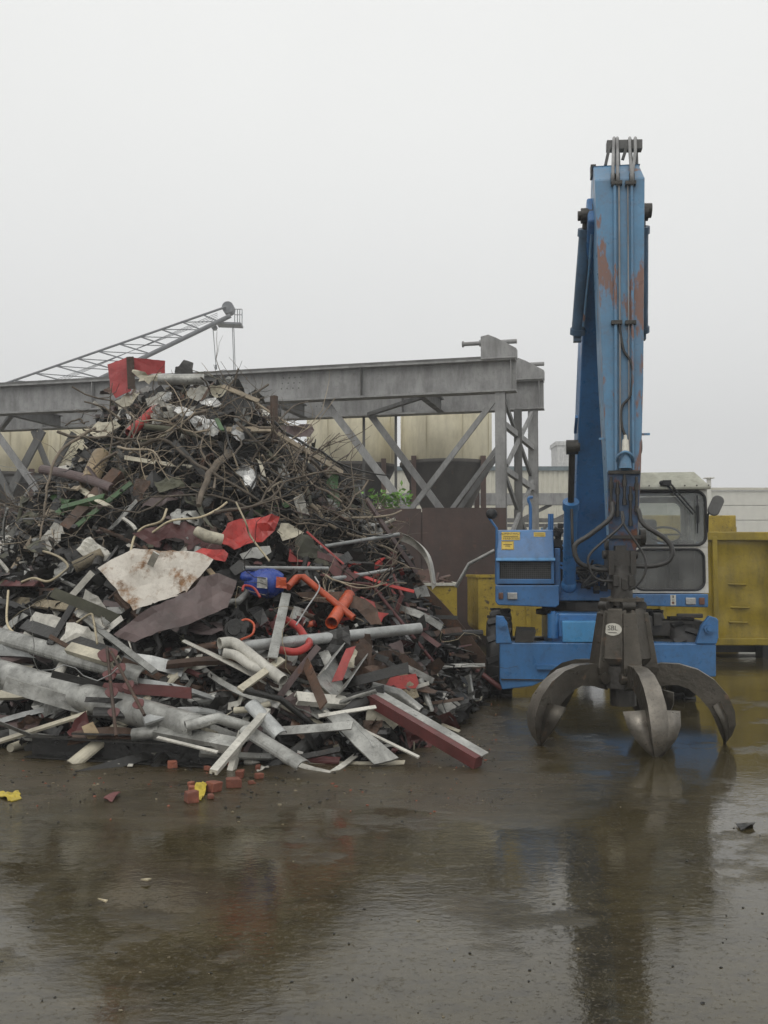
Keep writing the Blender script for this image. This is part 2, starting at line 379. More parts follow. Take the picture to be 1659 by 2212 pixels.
# ------------------------------------------------------------------ crane runway
E0 = Vector((3.49, 26.0, 0)); gd = Vector((-.968, .2516, 0)); gp_ = Vector((.2516, .968, 0))
def G(s, t, z): return E0 + gd * s + gp_ * t + Vector((0, 0, z))
def gp(px, py, t): return hit_plane(px, py, G(0, t, 0), gp_)
ZT, ZB = 7.1, 6.22
run = empty('crane_runway', G(2, 1.5, 0)); tag(run, 'grey steel crane runway on braced columns behind the scrap heap', 'gantry')
IB = lambda h, w, tf, tw: [(-w/2, -h/2), (w/2, -h/2), (w/2, -h/2 + tf), (tw/2, -h/2 + tf), (tw/2, h/2 - tf), (w/2, h/2 - tf), (w/2, h/2), (-w/2, h/2), (-w/2, h/2 - tf), (-tw/2, h/2 - tf), (-tw/2, -h/2 + tf), (-w/2, -h/2 + tf)]
for t, s0 in ((0, 0), (3.1, -.42)):
    b = MB(); b.sect(G(s0, t, (ZT + ZB) / 2), G(24, t, (ZT + ZB) / 2), IB(ZT - ZB, .42, .05, .03)); gr = b.build('girder', GIRDER, run)
    b = MB(); b.beam(G(s0 + .9, t, ZT + .05), G(24, t, ZT + .05), .12, .1); b.build('rail', GIRDERD, gr)
    for i in range(6):
        s = .12 + s0 + i * 4.1
        for sd in (-1, 1):
            b = MB(); b.beam(G(s, t + sd * .11, ZB + .052), G(s, t + sd * .11, ZT - .052), .02, .18, gp_); b.build('stiffener', GIRDERD if i in (1,) else GIRDER, gr)
    # bolt holes, two clusters
    b = MB()
    for q in range(4):
        for w in range(3): b.disc(G(6.0 + q * .17 + .03 * w, t - .019, ZT - .2 - w * .15), gp_, .022, .012, 6)
    b.build('bolt_group', GIRDERD, gr); gr.children[-1]['kind'] = 'stuff'
    # end stop
    st = MB(); pr = [(-.02, 0), (.92, 0), (.92, .62), (.72, .66), (.5, .56), (-.02, .26)]
    st.prism([G(s0 + a, t - .15, ZT + c) for a, c in pr], gp_ * .3); st.box(G(s0 + .45, t, ZT + .0), (.9, .5, .04), Matrix.Rotation(math.atan2(gd.y, gd.x), 3, 'Z'))
    eo = st.build('end_stop', GIRDER, run, bevel=.01)
    bf = MB(); bf.tube([G(s0 + .92, t, ZT + .47), G(s0 + 1.42, t, ZT + .47)], .055, 10); bf.disc(G(s0 + 1.42, t, ZT + .47), gd, .085, .04, 12); bf.disc(G(s0 + .95, t, ZT + .47), gd, .09, .05, 12); bf.tube([G(s0 - .02, t, ZT + .47), G(s0 + .5, t, ZT + .47)], .06, 10)
    bf.build('buffer', GIRDER, eo)
for s in (2.6, 6.9, 11.2, 15.4):
    b = MB(); b.sect(G(s, .22, ZB + .2), G(s, 2.88, ZB + .2), IB(.4, .2, .03, .02)); b.build('cross_beam', GIRDERD, run)
    b = MB(); b.beam(G(s, .25, ZB + .02), G(s + 2.2, 2.8, ZB + .02), .14, .1); b.build('brace', GIRDERD, run)
for s, t, w in ((.42, 0, .27), (-.1, 3.1, .27), (12.1, 0, .27), (12.3, 3.1, .27)):
    b = MB(); b.sect(G(s, t, 0), G(s, t, ZB - .003), IB(w, w, .03, .03), gp_); co = b.build('column', GIRDER, run)
    b = MB(); b.box(G(s, t, .02), (.5, .5, .04)); b.build('base_plate', GIRDERD, co)
# bracing between the two right columns
for z in (5.35, 4.15, 2.3):
    b = MB(); b.beam(G(.42, .15, z + .35 - .25), G(-.1, 2.95, z - .25), .12, .16); b.build('brace', GIRDER, run)
for (za, zb) in ((6.1, 4.3), (4.1, 2.2), (2.1, .1)):
    b = MB(); b.beam(G(.36, .2, za), G(-.04, 2.9, zb), .08, .12); b.build('brace', GIRDERD, run)
    b = MB(); b.beam(G(.30, .2, zb), G(-.10, 2.9, za), .08, .12); b.build('brace', GIRDER, run)
b = MB(); b.sect(G(.15, 1.5, 0), G(.15, 1.5, 6.0), IB(.2, .2, .02, .02)); b.build('post', GIRDERD, run)
def brace(p1, p2, t, w, m=GIRDER):
    a, c = gp(*p1, t), gp(*p2, t); b = MB(); b.sect(a, c, [(-.04, -w/2), (.04, -w/2), (.04, w/2), (-.04, w/2)], Vector((0, 0, 1))); b.build('brace', m, run)
brace((702, 866), (886, 1110), .12, .2); brace((1066, 866), (884, 1105), .0, .14)
brace((796, 890), (960, 1110), 3.1, .2); brace((1074, 985), (985, 1110), 3.0, .14, GIRDERD); brace((1078, 962), (968, 1110), 3.2, .12)
brace((855, 895), (855, 1110), 3.3, .2, GIRDERD); brace((786, 898), (786, 1110), 3.3, .14, GIRDERD)
brace((-12, 930), (118, 1110), -.05, .2); brace((92, 930), (18, 1070), .3, .24, GIRDERD); brace((72, 930), (132, 1080), 3.0, .18, GIRDERD)
brace((-20, 985), (40, 1110), .2, .16, GIRDERD); brace((-20, 1038), (150, 1032), .5, .2, GIRDERD); brace((70, 1045), (30, 1110), 2.6, .08, GIRDER); brace((77, 1045), (77, 1110), 2.8, .14, GIRDER)
brace((160, 935), (100, 1040), 3.0, .2, GIRDERD)

# ------------------------------------------------------------------ silos
def silo(x, y, label):
    r = empty('silo', (x, y, 0)); tag(r, label, 'silo', 'row of cream hopper silos')
    rad, z0, zt = 1.52, 5.05, 6.9
    def lathe(prof, n=32):
        b = MB(); vs = []; k = len(prof)
        for (rr, z) in prof:
            for j in range(n):
                a = 2 * math.pi * j / n; vs.append((x + rr * math.cos(a), y + rr * math.sin(a), z))
        return b.add(vs, [(i * n + j, i * n + (j + 1) % n, (i + 1) * n + (j + 1) % n, (i + 1) * n + j) for i in range(k - 1) for j in range(n)], True)
    lathe([(rad, z0), (rad, zt), (1.45, zt + .02), (.2, zt + .3), (.01, zt + .32)]).build('shell', SILO, r)
    lathe([(rad + .03, z0 - .08), (rad + .03, z0 + .03), (rad - .02, z0 + .035)]).build('flange', CONE, r)
    lathe([(rad - .03, z0 - .02), (rad - .03, z0 - .12), (.3, 2.5), (.22, 2.4), (.22, 2.1)]).build('hopper', CONE, r)
    for a in (45, 135, 225, 315):
        cx, cy = x + 1.58 * math.cos(R(a)), y + 1.58 * math.sin(R(a))
        b = MB(); b.box((cx, cy, 2.6), (.16, .16, 5.2)); b.build('leg', LEGR, r)
    for a in (225, 45):
        c = [(x + 1.58 * math.cos(R(a + q)), y + 1.58 * math.sin(R(a + q))) for q in (0, 90)]
        b = MB(); b.beam((*c[0], .4), (*c[1], 2.6), .07, .1); b.beam((*c[0], 2.6), (*c[1], .4), .07, .1); b.build('cross_brace', GIRDERD, r)
    # vertical plate seams
    for j in range(8):
        b = MB(); a = 2 * math.pi * (j + .37) / 8; b.beam((x + rad * math.cos(a), y + rad * math.sin(a), z0 + .05), (x + rad * math.cos(a), y + rad * math.sin(a), zt - .02), .03, .03)
        b.build('seam', SILO, r)
S0 = Vector((at(964, 1000, 33).x, 33))
for i, lab in ((0, 'cream silo with dark cone hopper left of the right runway column'), (1, 'cream hopper silo second from the right, just right of the heap'), (4, 'cream silo seen through the left runway bracing, beside the heap'), (5, 'leftmost cream silo, at the left edge of the picture')):
    silo(S0.x - 3.2 * i, S0.y + .83 * i, lab)

# ------------------------------------------------------------------ lattice jib of a crane far behind
JD = 70
jib = empty('crane_jib', at(220, 1000, JD)); jib.location.z = 0; WLOC['crane_jib'] = Vector(jib.location)
tag(jib, 'grey lattice crane jib with hanging ropes against the sky', 'crane')
def J(px, py, dy=0): return at(px, py, JD + dy)
tipU, tipL = (488, 663), (498, 682); botU, botL = (-60, 853), (60, 893)
for dy in (0, 1.3):
    b = MB(); b.tube([J(*botU, dy), J(*tipU, dy)], .085, 8); b.build('upper_chord', JIB, jib)
    b = MB(); b.tube([J(*botL, dy), J(*tipL, dy)], .13 if dy else .17, 8); b.build('lower_chord', JIB, jib)
def lerp2(a, c, t): return (a[0] + (c[0] - a[0]) * t, a[1] + (c[1] - a[1]) * t)
ts = [.08 + i * .083 for i in range(11)]
for i, t in enumerate(ts):
    for dy in (0, 1.3):
        b = MB(); b.beam(J(*lerp2(botU, tipU, t), dy), J(*lerp2(botL, tipL, t + .03), dy), .07, .09); b.build('strut', JIB, jib)
        if i < 10:
            b = MB(); b.tube([J(*lerp2(botU, tipU, t), dy), J(*lerp2(botL, tipL, ts[i + 1] + .03), dy)], .035, 6); b.build('lacing', JIB, jib)
    b = MB(); b.tube([J(*lerp2(botU, tipU, t), 0), J(*lerp2(botU, tipU, t), 1.3)], .04, 6); b.tube([J(*lerp2(botU, tipU, t), 0), J(*lerp2(botU, tipU, min(1, t + .083)), 1.3)], .03, 6); b.build('lacing', JIB, jib)
for k in range(4):
    b = MB(); b.tube([J(20 + 8 * k, 858 + 2 * k, .6), J(470, 688 - 4 * k, .6)], .018, 5); b.build('stay_rope', JIB, jib)
b = MB(); b.disc(J(494, 667, .65), (0, 1, 0), .42, 1.0, 18); b.build('sheave', JIB, jib); b = MB(); b.disc(J(463, 707, .65), (0, 1, 0), .2, .5, 12); b.build('sheave', JIB, jib)
pl = MB(); pl.beam(J(470, 701, .6), J(523, 703, .6), 1.2, .14); po = pl.build('platform', JIB, jib)
for q in (507, 513, 518, 523):
    b = MB(); b.tube([J(q, 702, 0.1), J(q, 668, 0.1)], .03, 5); b.build('rail_post', JIB, po)
for yy in (668, 680):
    b = MB(); b.tube([J(506, yy, .1), J(523, yy, .1)], .03, 5); b.build('handrail', JIB, po)
for (a, c) in (((460, 708), (467, 796)), ((502, 704), (507, 860)), ((505, 704), (510, 860))):
    b = MB(); b.tube([J(*a, .6), J(*c, .6)], .028, 5); b.build('hoist_rope', JIB, jib)
b = MB(); b.tube([J(466.5, 788, .6), J(467, 798, .6)], .08, 6); b.build('rope_weight', JIB, jib)

# ------------------------------------------------------------------ rusty plate wall
wl_ = empty('plate_wall', (-4, 24, 0)); tag(wl_, 'dark rusty steel plate wall behind the heap', 'wall')
wx1 = at(1094, 1097, 24).x; zt = at(1094, 1097, 24).z
pw = 2.05; x = wx1; i = 0
while x > -14:
    b = MB(); jz = rng.uniform(-.03, .03) if i else 0
    b.box((x - pw / 2, 24 + rng.uniform(-.02, .02), (zt + jz) / 2), (pw - .02, .06, zt + jz)); b.build('plate', RUSTWALL, wl_)
    b = MB(); b.box((x - pw, 24.12, zt / 2 - .05), (.14, .14, zt - .1)); b.build('post', RUSTWALL, wl_)
    x -= pw; i += 1
# weed growing behind the wall
b = MB(); c = at(830, 1076, 24.6)
for k in range(170):
    p = c + Vector((rng.gauss(.05, .3), rng.gauss(0, .15), rng.gauss(-.02, .12))); a = Vector((rng.uniform(-1, 1), rng.uniform(-1, 1), rng.uniform(-.4, .6))).normalized(); n = a.cross(Vector((rng.random(), rng.random(), rng.random()))).normalized()
    L_ = rng.uniform(.12, .24); b.add([p, p + a * L_ * .5 + n * L_ * .22, p + a * L_, p + a * L_ * .5 - n * L_ * .22], [(0, 1, 2, 3)])
sh = empty('weed_shrub', (c.x, c.y, 0)); tag(sh, 'small bright green weed shrub peeping over the rusty wall', 'shrub')
b.build('crown', LEAFG, sh)
b = MB()
for k in range(5): b.tube([(c.x + .02 * k, c.y, 0), c + Vector((rng.uniform(-.3, .4), 0, -.5)), c + Vector((rng.uniform(-.4, .5), 0, .1))], [.02, .013, .006], 5)
b.build('stem', LEGR, sh)
# far scrap behind the machine
b = MB(); c = at(1190, 1150, 38)
for k in range(260):
    p = Vector((c.x + rng.gauss(0, .9), 38 + rng.gauss(0, .8), 0)); p.z = max(.1, rng.random() * (3.5 - abs(p.x - c.x) * 1.5)); s = rng.uniform(.08, .4); b.mat(rng.randrange(3))
    b.box(p, (s, s * rng.uniform(.2, .8), s * rng.uniform(.1, .6)), Matrix.Rotation(rng.random() * 6, 3, Vector((rng.random(), rng.random(), rng.random()))))
tag(b.build('distant_scrap', [CLAD, GIRDERD, BLUE_W]), 'far pile of pale scrap behind the blue engine housing', 'scrap', kind='stuff')

# ------------------------------------------------------------------ yellow containers
def dent_panel(b, p0, ux, uz, nx, nz_, amp, seed):
    n = Vector(ux).cross(Vector(uz)).normalized(); vs = []
    for j in range(nz_ + 1):
        for i in range(nx + 1):
            p = Vector(p0) + Vector(ux) * (i / nx) + Vector(uz) * (j / nz_)
            e_ = min(i, nx - i, j, nz_ - j); k = min(1, e_ / 2)
            vs.append(p + n * (noise.noise(Vector((p.x * 1.7 + seed, p.y * 1.7, p.z * 2.2))) * amp * k))
    w = nx + 1; b.add(vs, [(j * w + i, j * w + i + 1, (j + 1) * w + i + 1, (j + 1) * w + i) for j in range(nz_) for i in range(nx)], True)
yc = 17.5; x0 = at(1392, 1300, yc).x; x1 = x0 + 6.2; z0, z1 = .24, at(1600, 1150, yc).z
co = empty('roll_off_container', ((x0 + x1) / 2, yc + 1.1, 0)); tag(co, 'large dented yellow roll-off container standing behind the excavator cab', 'container')
b = MB(); dent_panel(b, (x0, yc, z0), (x1 - x0, 0, 0), (0, 0, z1 - z0), 60, 22, .07, 3); b.build('side_panel', YELLOW, co)
b = MB(); b.box(((x0 + x1) / 2, yc + 1.2, (z0 + z1) / 2 - .05), (x1 - x0 - .02, 2.2, z1 - z0 - .12)); b.build('body', YELLOW, co)
b = MB(); b.box(((x0 + x1) / 2, yc - .03, z1 - .07), (x1 - x0 + .1, .16, .15)); b.build('top_rail', YELLOW, co, bevel=.015)
b = MB(); b.box(((x0 + x1) / 2, yc - .03, z0 + .05), (x1 - x0 + .06, .14, .12)); b.build('bottom_rail', YELLOW, co, bevel=.015)
for pxr in (1431, 1545.5):
    xr = at(pxr, 1300, yc - .08).x; b = MB(); b.box((xr, yc - .075, (z0 + z1) / 2 - .0), (.085, .09, z1 - z0 - .16)); b.build('rib', YELLOW, co, bevel=.01)
xr = at(1545.5, 1300, yc).x + 1.02
for k in range(4):
    b = MB(); b.box((xr + 1.0 * k, yc - .075, (z0 + z1) / 2), (.085, .09, z1 - z0 - .16)); b.build('rib', YELLOW, co, bevel=.01)
for pa, pc, yy in ((1580, 1620, 1312), (1576, 1616, 1344), (1572, 1612, 1262), (1574, 1610, 1380)):
    b = MB(); p, q = at(pa, yy, yc - .03), at(pc, yy + 1, yc - .03); b.tube([p + Vector((0, .03, 0)), p + Vector((.06, -.01, 0)), q + Vector((-.06, -.01, 0)), q + Vector((0, .03, 0))], .018, 6); b.build('weld_rib', YELLOW, co)
for xx in (x0 + .5, x0 + 2.2, x0 + 4, x1 - .5):
    b = MB(); b.box((xx, yc + .35, .12), (.16, .35, .24)); b.build('runner', BLACKP, co)
b = MB(); b.box(((x0 + x1) / 2, yc + 1.1, .13), (x1 - x0, .9, .16)); b.build('skid', BLACKP, co)
# taller yellow container part behind
p = at(1528, 1113, 21); q = at(1590, 1113, 21)
yb_ = empty('tall_container', ((p.x + q.x) / 2, 22, 0)); tag(yb_, 'rust-spotted yellow container end rising behind the larger yellow container', 'container')
b = MB(); b.box((q.x - 1.2, 22, p.z / 2), (2.4, 2, p.z)); b.build('body', YELLOW_D, yb_, bevel=.02)
b = MB(); b.box((q.x + .06, 21.6, p.z - .33), (.14, .5, .2)); b.build('hook_plate', YELLOW_D, yb_)
# small skips left of the machine
def skip(x0, x1, y0, y1, z0, z1, label, lean=.0):
    r = empty('skip', ((x0 + x1) / 2, (y0 + y1) / 2, 0)); tag(r, label, 'skip', 'small yellow skips beside the rusty wall')
    rad = .16
    def outline(y, s=0):
        pts = [(x0 + s, z1), (x0 + s, z0 + rad)]
        for a in range(1, 4): pts.append((x0 + s + rad * (1 - math.cos(R(a * 30))), z0 + s + rad * (1 - math.sin(R(a * 30)))))
        for a in range(3, 0, -1): pts.append((x1 - s - rad * (1 - math.cos(R(a * 30))), z0 + s + rad * (1 - math.sin(R(a * 30)))))
        pts += [(x1 - s, z0 + rad), (x1 - s, z1)]
        return [Vector((a, y, c)) for a, c in pts]
    b = MB(); o0, o1 = outline(y0), outline(y1); n = len(o0)
    i0, i1 = outline(y0 + .03, .03), outline(y1 - .03, .03)
    b.add(o0 + o1, [(i, i + 1, n + i + 1, n + i) for i in range(n - 1)]); b.add(i0 + i1, [(n + i, n + i + 1, i + 1, i) for i in range(n - 1)])
    b.build('trough', YELLOW_D, r)
    for nm, oo, ii in (('front_plate', o0, i0), ('back_plate', o1, i1)):
        b = MB(); b.add(oo, [tuple(range(n))]); b.add(ii, [tuple(range(n - 1, -1, -1))]); b.build(nm, YELLOW_D, r)
    b = MB()
    for (a, c) in (((x0, y0, z1), (x1, y0, z1)), ((x0, y1, z1), (x1, y1, z1)), ((x0, y0, z1), (x0, y1, z1)), ((x1, y0, z1), (x1, y1, z1))): b.beam(Vector(a), Vector(c), .07, .05)
    b.build('rim', STICKW if lean else YELLOW_D, r)
    for xx in (x0 + .25, x1 - .25):
        b = MB(); b.box((xx, (y0 + y1) / 2, z0 / 2), (.1, y1 - y0 - .3, z0)); b.build('runner', BLACKP, r)
    return r
p, q = at(1033, 1245, 20), at(1245, 1245, 20)
s1 = skip(p.x, q.x, 20, 22.6, .22, p.z, 'chipped yellow skip partly hidden behind the blue engine housing')
b = MB(); xx = at(1141, 1300, 19.97).x; b.box((xx, 19.96, .8), (.09, .05, 1.1)); b.build('rib', YELLOW_D, s1)
p, q = at(880, 1262, 17.6), at(987, 1264, 17.6)
s2 = skip(p.x, q.x, 17.6, 21.5, .2, p.z, 'yellow skip with pale rim beside the right foot of the heap', 1)
b = MB(); b.box((at(907, 1300, 17.55).x, 17.55, .8), (.06, .05, 1.3)); b.build('rib', LEGR, s2)
b = MB()
for k in range(60):
    p = Vector((rng.uniform(.55, 1.2), rng.uniform(18.2, 21), rng.uniform(.95, 1.36))); s = rng.uniform(.1, .4)
    b.box(p, (s, s, .04), Matrix.Rotation(rng.random() * 6, 3, Vector((rng.random(), rng.random(), rng.random()))))
tag(b.build('skip_load', LEGR), 'red-brown scrap plates filling the yellow skip beside the heap', 'scrap', kind='stuff')

# ------------------------------------------------------------------ excavator (local frame: x right, y back, z up)
MO = Vector((2.62, 12.9, 0)); MYAW = R(-7)
mr_ = Vector((math.cos(MYAW), math.sin(MYAW), 0)); mb_ = Vector((-math.sin(MYAW), math.cos(MYAW), 0))
ex = empty('material_handler', MO, MYAW); tag(ex, 'blue wheeled material handler excavator with white cab and raised arm', 'excavator')
def mp(px, py, yl):
    w = hit_plane(px, py, MO + mb_ * yl, mb_) - MO
    return Vector((w.dot(mr_), yl, w.z))
def ml(w):
    w = Vector(w) - MO; return Vector((w.dot(mr_), w.dot(mb_), w.z))
def part(b, name, m, parent=None, bevel=0): return b.build(name, m, parent or ex, bevel, local=True)
def yzprism(b, prof, xa, xb): return b.prism([(xa, y, z) for y, z in prof], (xb - xa, 0, 0))
YF = -.75
# --- chassis, wheels
b = MB(); b.box((0, .6, .78), (1.0, 3.4, .5)); part(b, 'chassis', BLUE, bevel=.02)
b = MB(); b.disc((0.05, .1, 1.08), (0, 0, 1), .62, .12, 28); b.disc((0.05, .1, 1.0), (0, 0, 1), .7, .06, 28); part(b, 'slew_ring', DARKSTEEL)
def wheel(x, y):
    w = empty('wheel', (0, 0, 0)); w.parent = ex; w.location = (x, y, .48)
    b = MB(); prof = [(.26, -.14), (.40, -.16), (.46, -.14), (.48, -.09), (.48, .09), (.46, .14), (.40, .16), (.26, .14)]; n = 30; vs = []
    for rr, xx in prof:
        for j in range(n): a = 2 * math.pi * j / n; vs.append((xx, rr * math.cos(a), rr * math.sin(a)))
    k = len(prof); b.add(vs, [(i * n + j, i * n + (j + 1) % n, (i + 1) * n + (j + 1) % n, (i + 1) * n + j) for i in range(k - 1) for j in range(n)], True)
    for j in range(24):
        a = 2 * math.pi * j / 24; sgn = 1 if j % 2 else -1
        b.box((sgn * .075, .483 * math.cos(a), .483 * math.sin(a)), (.14, .07, .035), Matrix.Rotation(a + R(90), 3, 'X') @ Matrix.Rotation(R(20 * sgn), 3, 'Z'))
    part(b, 'tyre', RUBBER, w)
    b = MB(); b.disc((0, 0, 0), (1, 0, 0), .27, .16, 24); b.disc((math.copysign(.1, x), 0, 0), (1, 0, 0), .1, .12, 12); part(b, 'rim', BLUE, w)
for y in (-.62, 1.75):
    for x in (-1.12, 1.06): wheel(x, y)
    b = MB(); b.tube([(-1.1, y, .48), (1.05, y, .48)], .09, 12); b.box((0, y, .5), (.4, .34, .34)); part(b, 'axle', DARKSTEEL)
# --- front stabiliser
YS = -1.3
b = MB(); P = lambda px, py: mp(px, py, YS)
b.prism([P(1079, 1388), P(1079, 1472), P(1085, 1490), P(1150, 1482), P(1225, 1446), P(1400, 1446), P(1470, 1462), P(1547, 1462), P(1547, 1391)], (0, .34, 0))
stb = part(b, 'stabiliser_beam', BLUE, bevel=.012)
b = MB(); b.box((P(1145, 1466) + P(1150, 1470)) / 2 + Vector((0, -.012, 0)), (.7, .02, .012)); part(b, 'weld_seam', DARKSTEEL, stb)
b = MB(); b.box((P(1120, 1440) + Vector((.38, -.025, 0))), (.34, .05, .05)); part(b, 'step', BLUE, stb)
b = MB(); b.prism([P(1214, 1342), P(1216, 1388), P(1290, 1388), P(1290, 1342)], (0, .3, 0)); part(b, 'tool_box', BLUE_L, bevel=.012)
b = MB(); b.prism([mp(1216, 1330, -1.0), mp(1216, 1387, -1.0), mp(1410, 1387, -1.0), mp(1410, 1330, -1.0)], (0, .6, 0)); part(b, 'axle_housing', DARKSTEEL, bevel=.02)
b = MB(); a0 = mp(1195, 1326, -1.12); a1 = mp(1195, 1378, -1.12); b.tube([a1, a0], .068, 14); b.tube([a0, a0 + Vector((0, 0, .03))], .03, 8); b.box((a0 + a1) / 2 + Vector((.1, .02, -.02)), (.07, .1, .2)); part(b, 'stabiliser_cylinder', BLUE)
b = MB(); b.prism([P(1116, 1362), P(1158, 1364), P(1152, 1387), P(1112, 1387)], (0, .5, .02)); part(b, 'bracket_plate', DARKSTEEL)
for s, pts, pin in ((0, [(1071, 1330), (1088, 1331), (1096, 1350), (1106, 1390), (1071, 1390)], (1086, 1347)), (1, [(1548, 1335), (1532, 1330), (1515, 1352), (1503, 1391), (1548, 1391), (1552, 1378), (1552, 1340)], (1531, 1358))):
    b = MB(); b.prism([mp(*q, YS - .02) for q in pts], (0, .09, 0)); b.prism([mp(*q, YS + .25) for q in pts], (0, .06, 0)); lg = part(b, 'lug', BLUE, bevel=.01)
    b = MB(); c = mp(*pin, YS - .03); b.disc(c, (0, 1, 0), .055, .08, 16); b.disc(c + Vector((0, -.045, 0)), (0, 1, 0), .03, .05, 10); part(b, 'pin', BLUE, lg)
b = MB(); b.box(mp(1420, 1338, -.9), (.1, .1, .16)); b.box(mp(1490, 1330, -.9), (.3, .06, .05)); b.box(mp(1450, 1355, -.6), (.7, .5, .18)); part(b, 'hydraulic_block', DARKSTEEL, bevel=.01)
b = MB(); b.disc(mp(1450, 1384, -.8) + Vector((0, .2, 0)), (0, 0, 1), .42, .05, 24); part(b, 'step_plate', DARKSTEEL)
# --- upper frame
fr_l = [mp(1070, 1264, YF), mp(1070, 1300, YF), mp(1076, 1307, YF), mp(1200, 1312, YF), mp(1208, 1306, YF), mp(1208, 1264, YF)]
b = MB(); b.prism(fr_l, (0, 2.6, 0)); ul = part(b, 'left_deck', BLUE, bevel=.012)
b = MB(); b.prism([mp(1345, 1283, YF - .05), mp(1345, 1308, YF - .05), mp(1530, 1312, YF - .05), mp(1530, 1283, YF - .05)], (0, 2.6, 0)); ur = part(b, 'right_deck', BLUE, bevel=.012)
b = MB(); b.box((0.12, .75, 1.28), (1.0, 2.4, .24)); part(b, 'centre_deck', BLUE, bevel=.01)
b = MB(); b.box((.05, 1.9, 1.55), (2.45, .5, .8)); part(b, 'counterweight', BLUE, bevel=.06)
def lamp(px0, px1, py0, py1, yl, par, m, nm):
    a, c = mp(px0, py1, yl), mp(px1, py0, yl); b = MB(); b.box((a + c) / 2, (c.x - a.x, .03, c.z - a.z)); o = part(b, nm, m, par, bevel=.008); return o
lamp(1096, 1117.5, 1280, 1295, YF - .012, ul, LAMPG, 'headlight'); lamp(1077, 1087, 1280, 1294, YF - .01, ul, AMBER, 'indicator')
lamp(1481, 1503, 1291, 1306, YF - .062, ur, LAMPG, 'headlight'); lamp(1510, 1522, 1291, 1306, YF - .06, ur, AMBER, 'indicator')
b = MB(); a, c = mp(1448.5, 1307.5, YF - .054), mp(1460, 1285, YF - .054); b.box((a + c) / 2, (c.x - a.x, .006, c.z - a.z)); b.mat(1); b.disc(mp(1454, 1302, YF - .06), (0, 1, 0), .016, .004, 12); b.mat(2)
b.box(mp(1454, 1289, YF - .06), (.012, .004, .03)); b.box(mp(1454, 1296, YF - .06), (.03, .004, .006)); part(b, 'sticker', [STICKW, AMBER, INK], ur)
# --- engine housing
eh = empty('engine_housing', (0, 0, 0)); eh.parent = ex
def zz(py, yl=YF): return mp(1130, py, yl).z
xl, xr = mp(1073, 1200, YF).x, mp(1197, 1200, YF).x
ztop = zz(1146, YF + .16)
b = MB(); yzprism(b, [(YF + .10, zz(1213)), (YF - .02, zz(1211)), (YF - .02, zz(1206)), (YF + .16, ztop), (YF + .3, ztop + .015), (1.6, ztop + .01), (1.6, zz(1262)), (YF + .10, zz(1262))], xl, xr); part(b, 'hood', BLUE, eh, bevel=.012)
b = MB()
for (q0, q1, r0, r1) in ((1073, 1079, 1213, 1261), (1191, 1197, 1213, 1261), (1079, 1191, 1251, 1261)):
    a, c = mp(q0, r1, YF), mp(q1, r0, YF); b.box((a + c) / 2 + Vector((0, .05, 0)), (c.x - a.x + .002, .1, c.z - a.z + .004))
part(b, 'grille_frame', BLUE, eh, bevel=.006)
gx0, gx1, gz0, gz1 = mp(1079, 1250, YF).x, mp(1191, 1250, YF).x, zz(1251), zz(1213)
b = MB(); b.box(((gx0 + gx1) / 2, YF + .09, (gz0 + gz1) / 2), (gx1 - gx0, .02, gz1 - gz0)); part(b, 'radiator', BLACKP, eh)
b = MB(); k = 26
for i in range(k + 1): b.beam((gx0 + (gx1 - gx0) * i / k, YF + .04, gz0), (gx0 + (gx1 - gx0) * i / k, YF + .04, gz1), .005, .005)
for i in range(10): b.beam((gx0, YF + .037, gz0 + (gz1 - gz0) * i / 9), (gx1, YF + .037, gz0 + (gz1 - gz0) * i / 9), .005, .005)
part(b, 'grille_mesh', GIRDERD, eh)
b = MB(); yzprism(b, [(YF - .03, zz(1205)), (YF - .05, zz(1211)), (YF - .02, zz(1213)), (YF + .02, zz(1206))], xl - .01, xr + .01); part(b, 'hood_lip', BLUE_L, eh)
# sloping panel frame for the stickers
pz0, pz1 = zz(1206), ztop; sl = Vector((0, .18, pz1 - pz0)); vy = sl.normalized(); ux = Vector((1, 0, 0)); pn = ux.cross(vy)
def pan(px, py):
    return hit_panel(px, py)
def hit_panel(px, py):
    o = Vector((0, YF - .02, pz0)); d = ray(px, py); dl = Vector((d.dot(mr_), d.dot(mb_), d.z)); cl = ml(CAM)
    return cl + dl * ((o - cl).dot(pn) / dl.dot(pn))
def sticker(px0, px1, py0, py1, lines, border):
    a, c = hit_panel(px0, py1), hit_panel(px1, py0); w = c.x - a.x; h = (c - a).dot(vy)
    b = MB(); o = a + pn * .004; b.add([o, o + ux * w, o + ux * w + vy * h, o + vy * h], [(0, 1, 2, 3)]); b.mat(1)
    o2 = a + pn * .006
    for (fx, fy, size, s) in lines:
        if s: b.text(s, a + ux * (w * fx) + vy * (h * fy), ux, vy, h * size, .0065)
        else:
            b.add([o2 + ux * (w * (fx - size)) + vy * (h * fy), o2 + ux * (w * (fx + size)) + vy * (h * fy), o2 + ux * (w * (fx + size)) + vy * (h * (fy + .07)), o2 + ux * (w * (fx - size)) + vy * (h * (fy + .07))], [(0, 1, 2, 3)])
    if border:
        for (u0, v0, u1, v1) in ((.03, .03, .97, .07), (.03, .93, .97, .97), (.03, .07, .05, .93), (.95, .07, .97, .93)):
            b.add([o2 + ux * (w * u0) + vy * (h * v0), o2 + ux * (w * u1) + vy * (h * v0), o2 + ux * (w * u1) + vy * (h * v1), o2 + ux * (w * u0) + vy * (h * v1)], [(0, 1, 2, 3)])
    part(b, 'sticker', [STICKY, INK], eh)
sticker(1083.5, 1123, 1149.5, 1167, [(.5, .66, .36, 'AUFENTHALT'), (.5, .43, .40, ''), (.52, .08, .36, 'VERBOTEN')], False)
sticker(1083, 1110, 1169, 1188, [(.5, .55, .34, ''), (.5, .38, .2, '')], True)
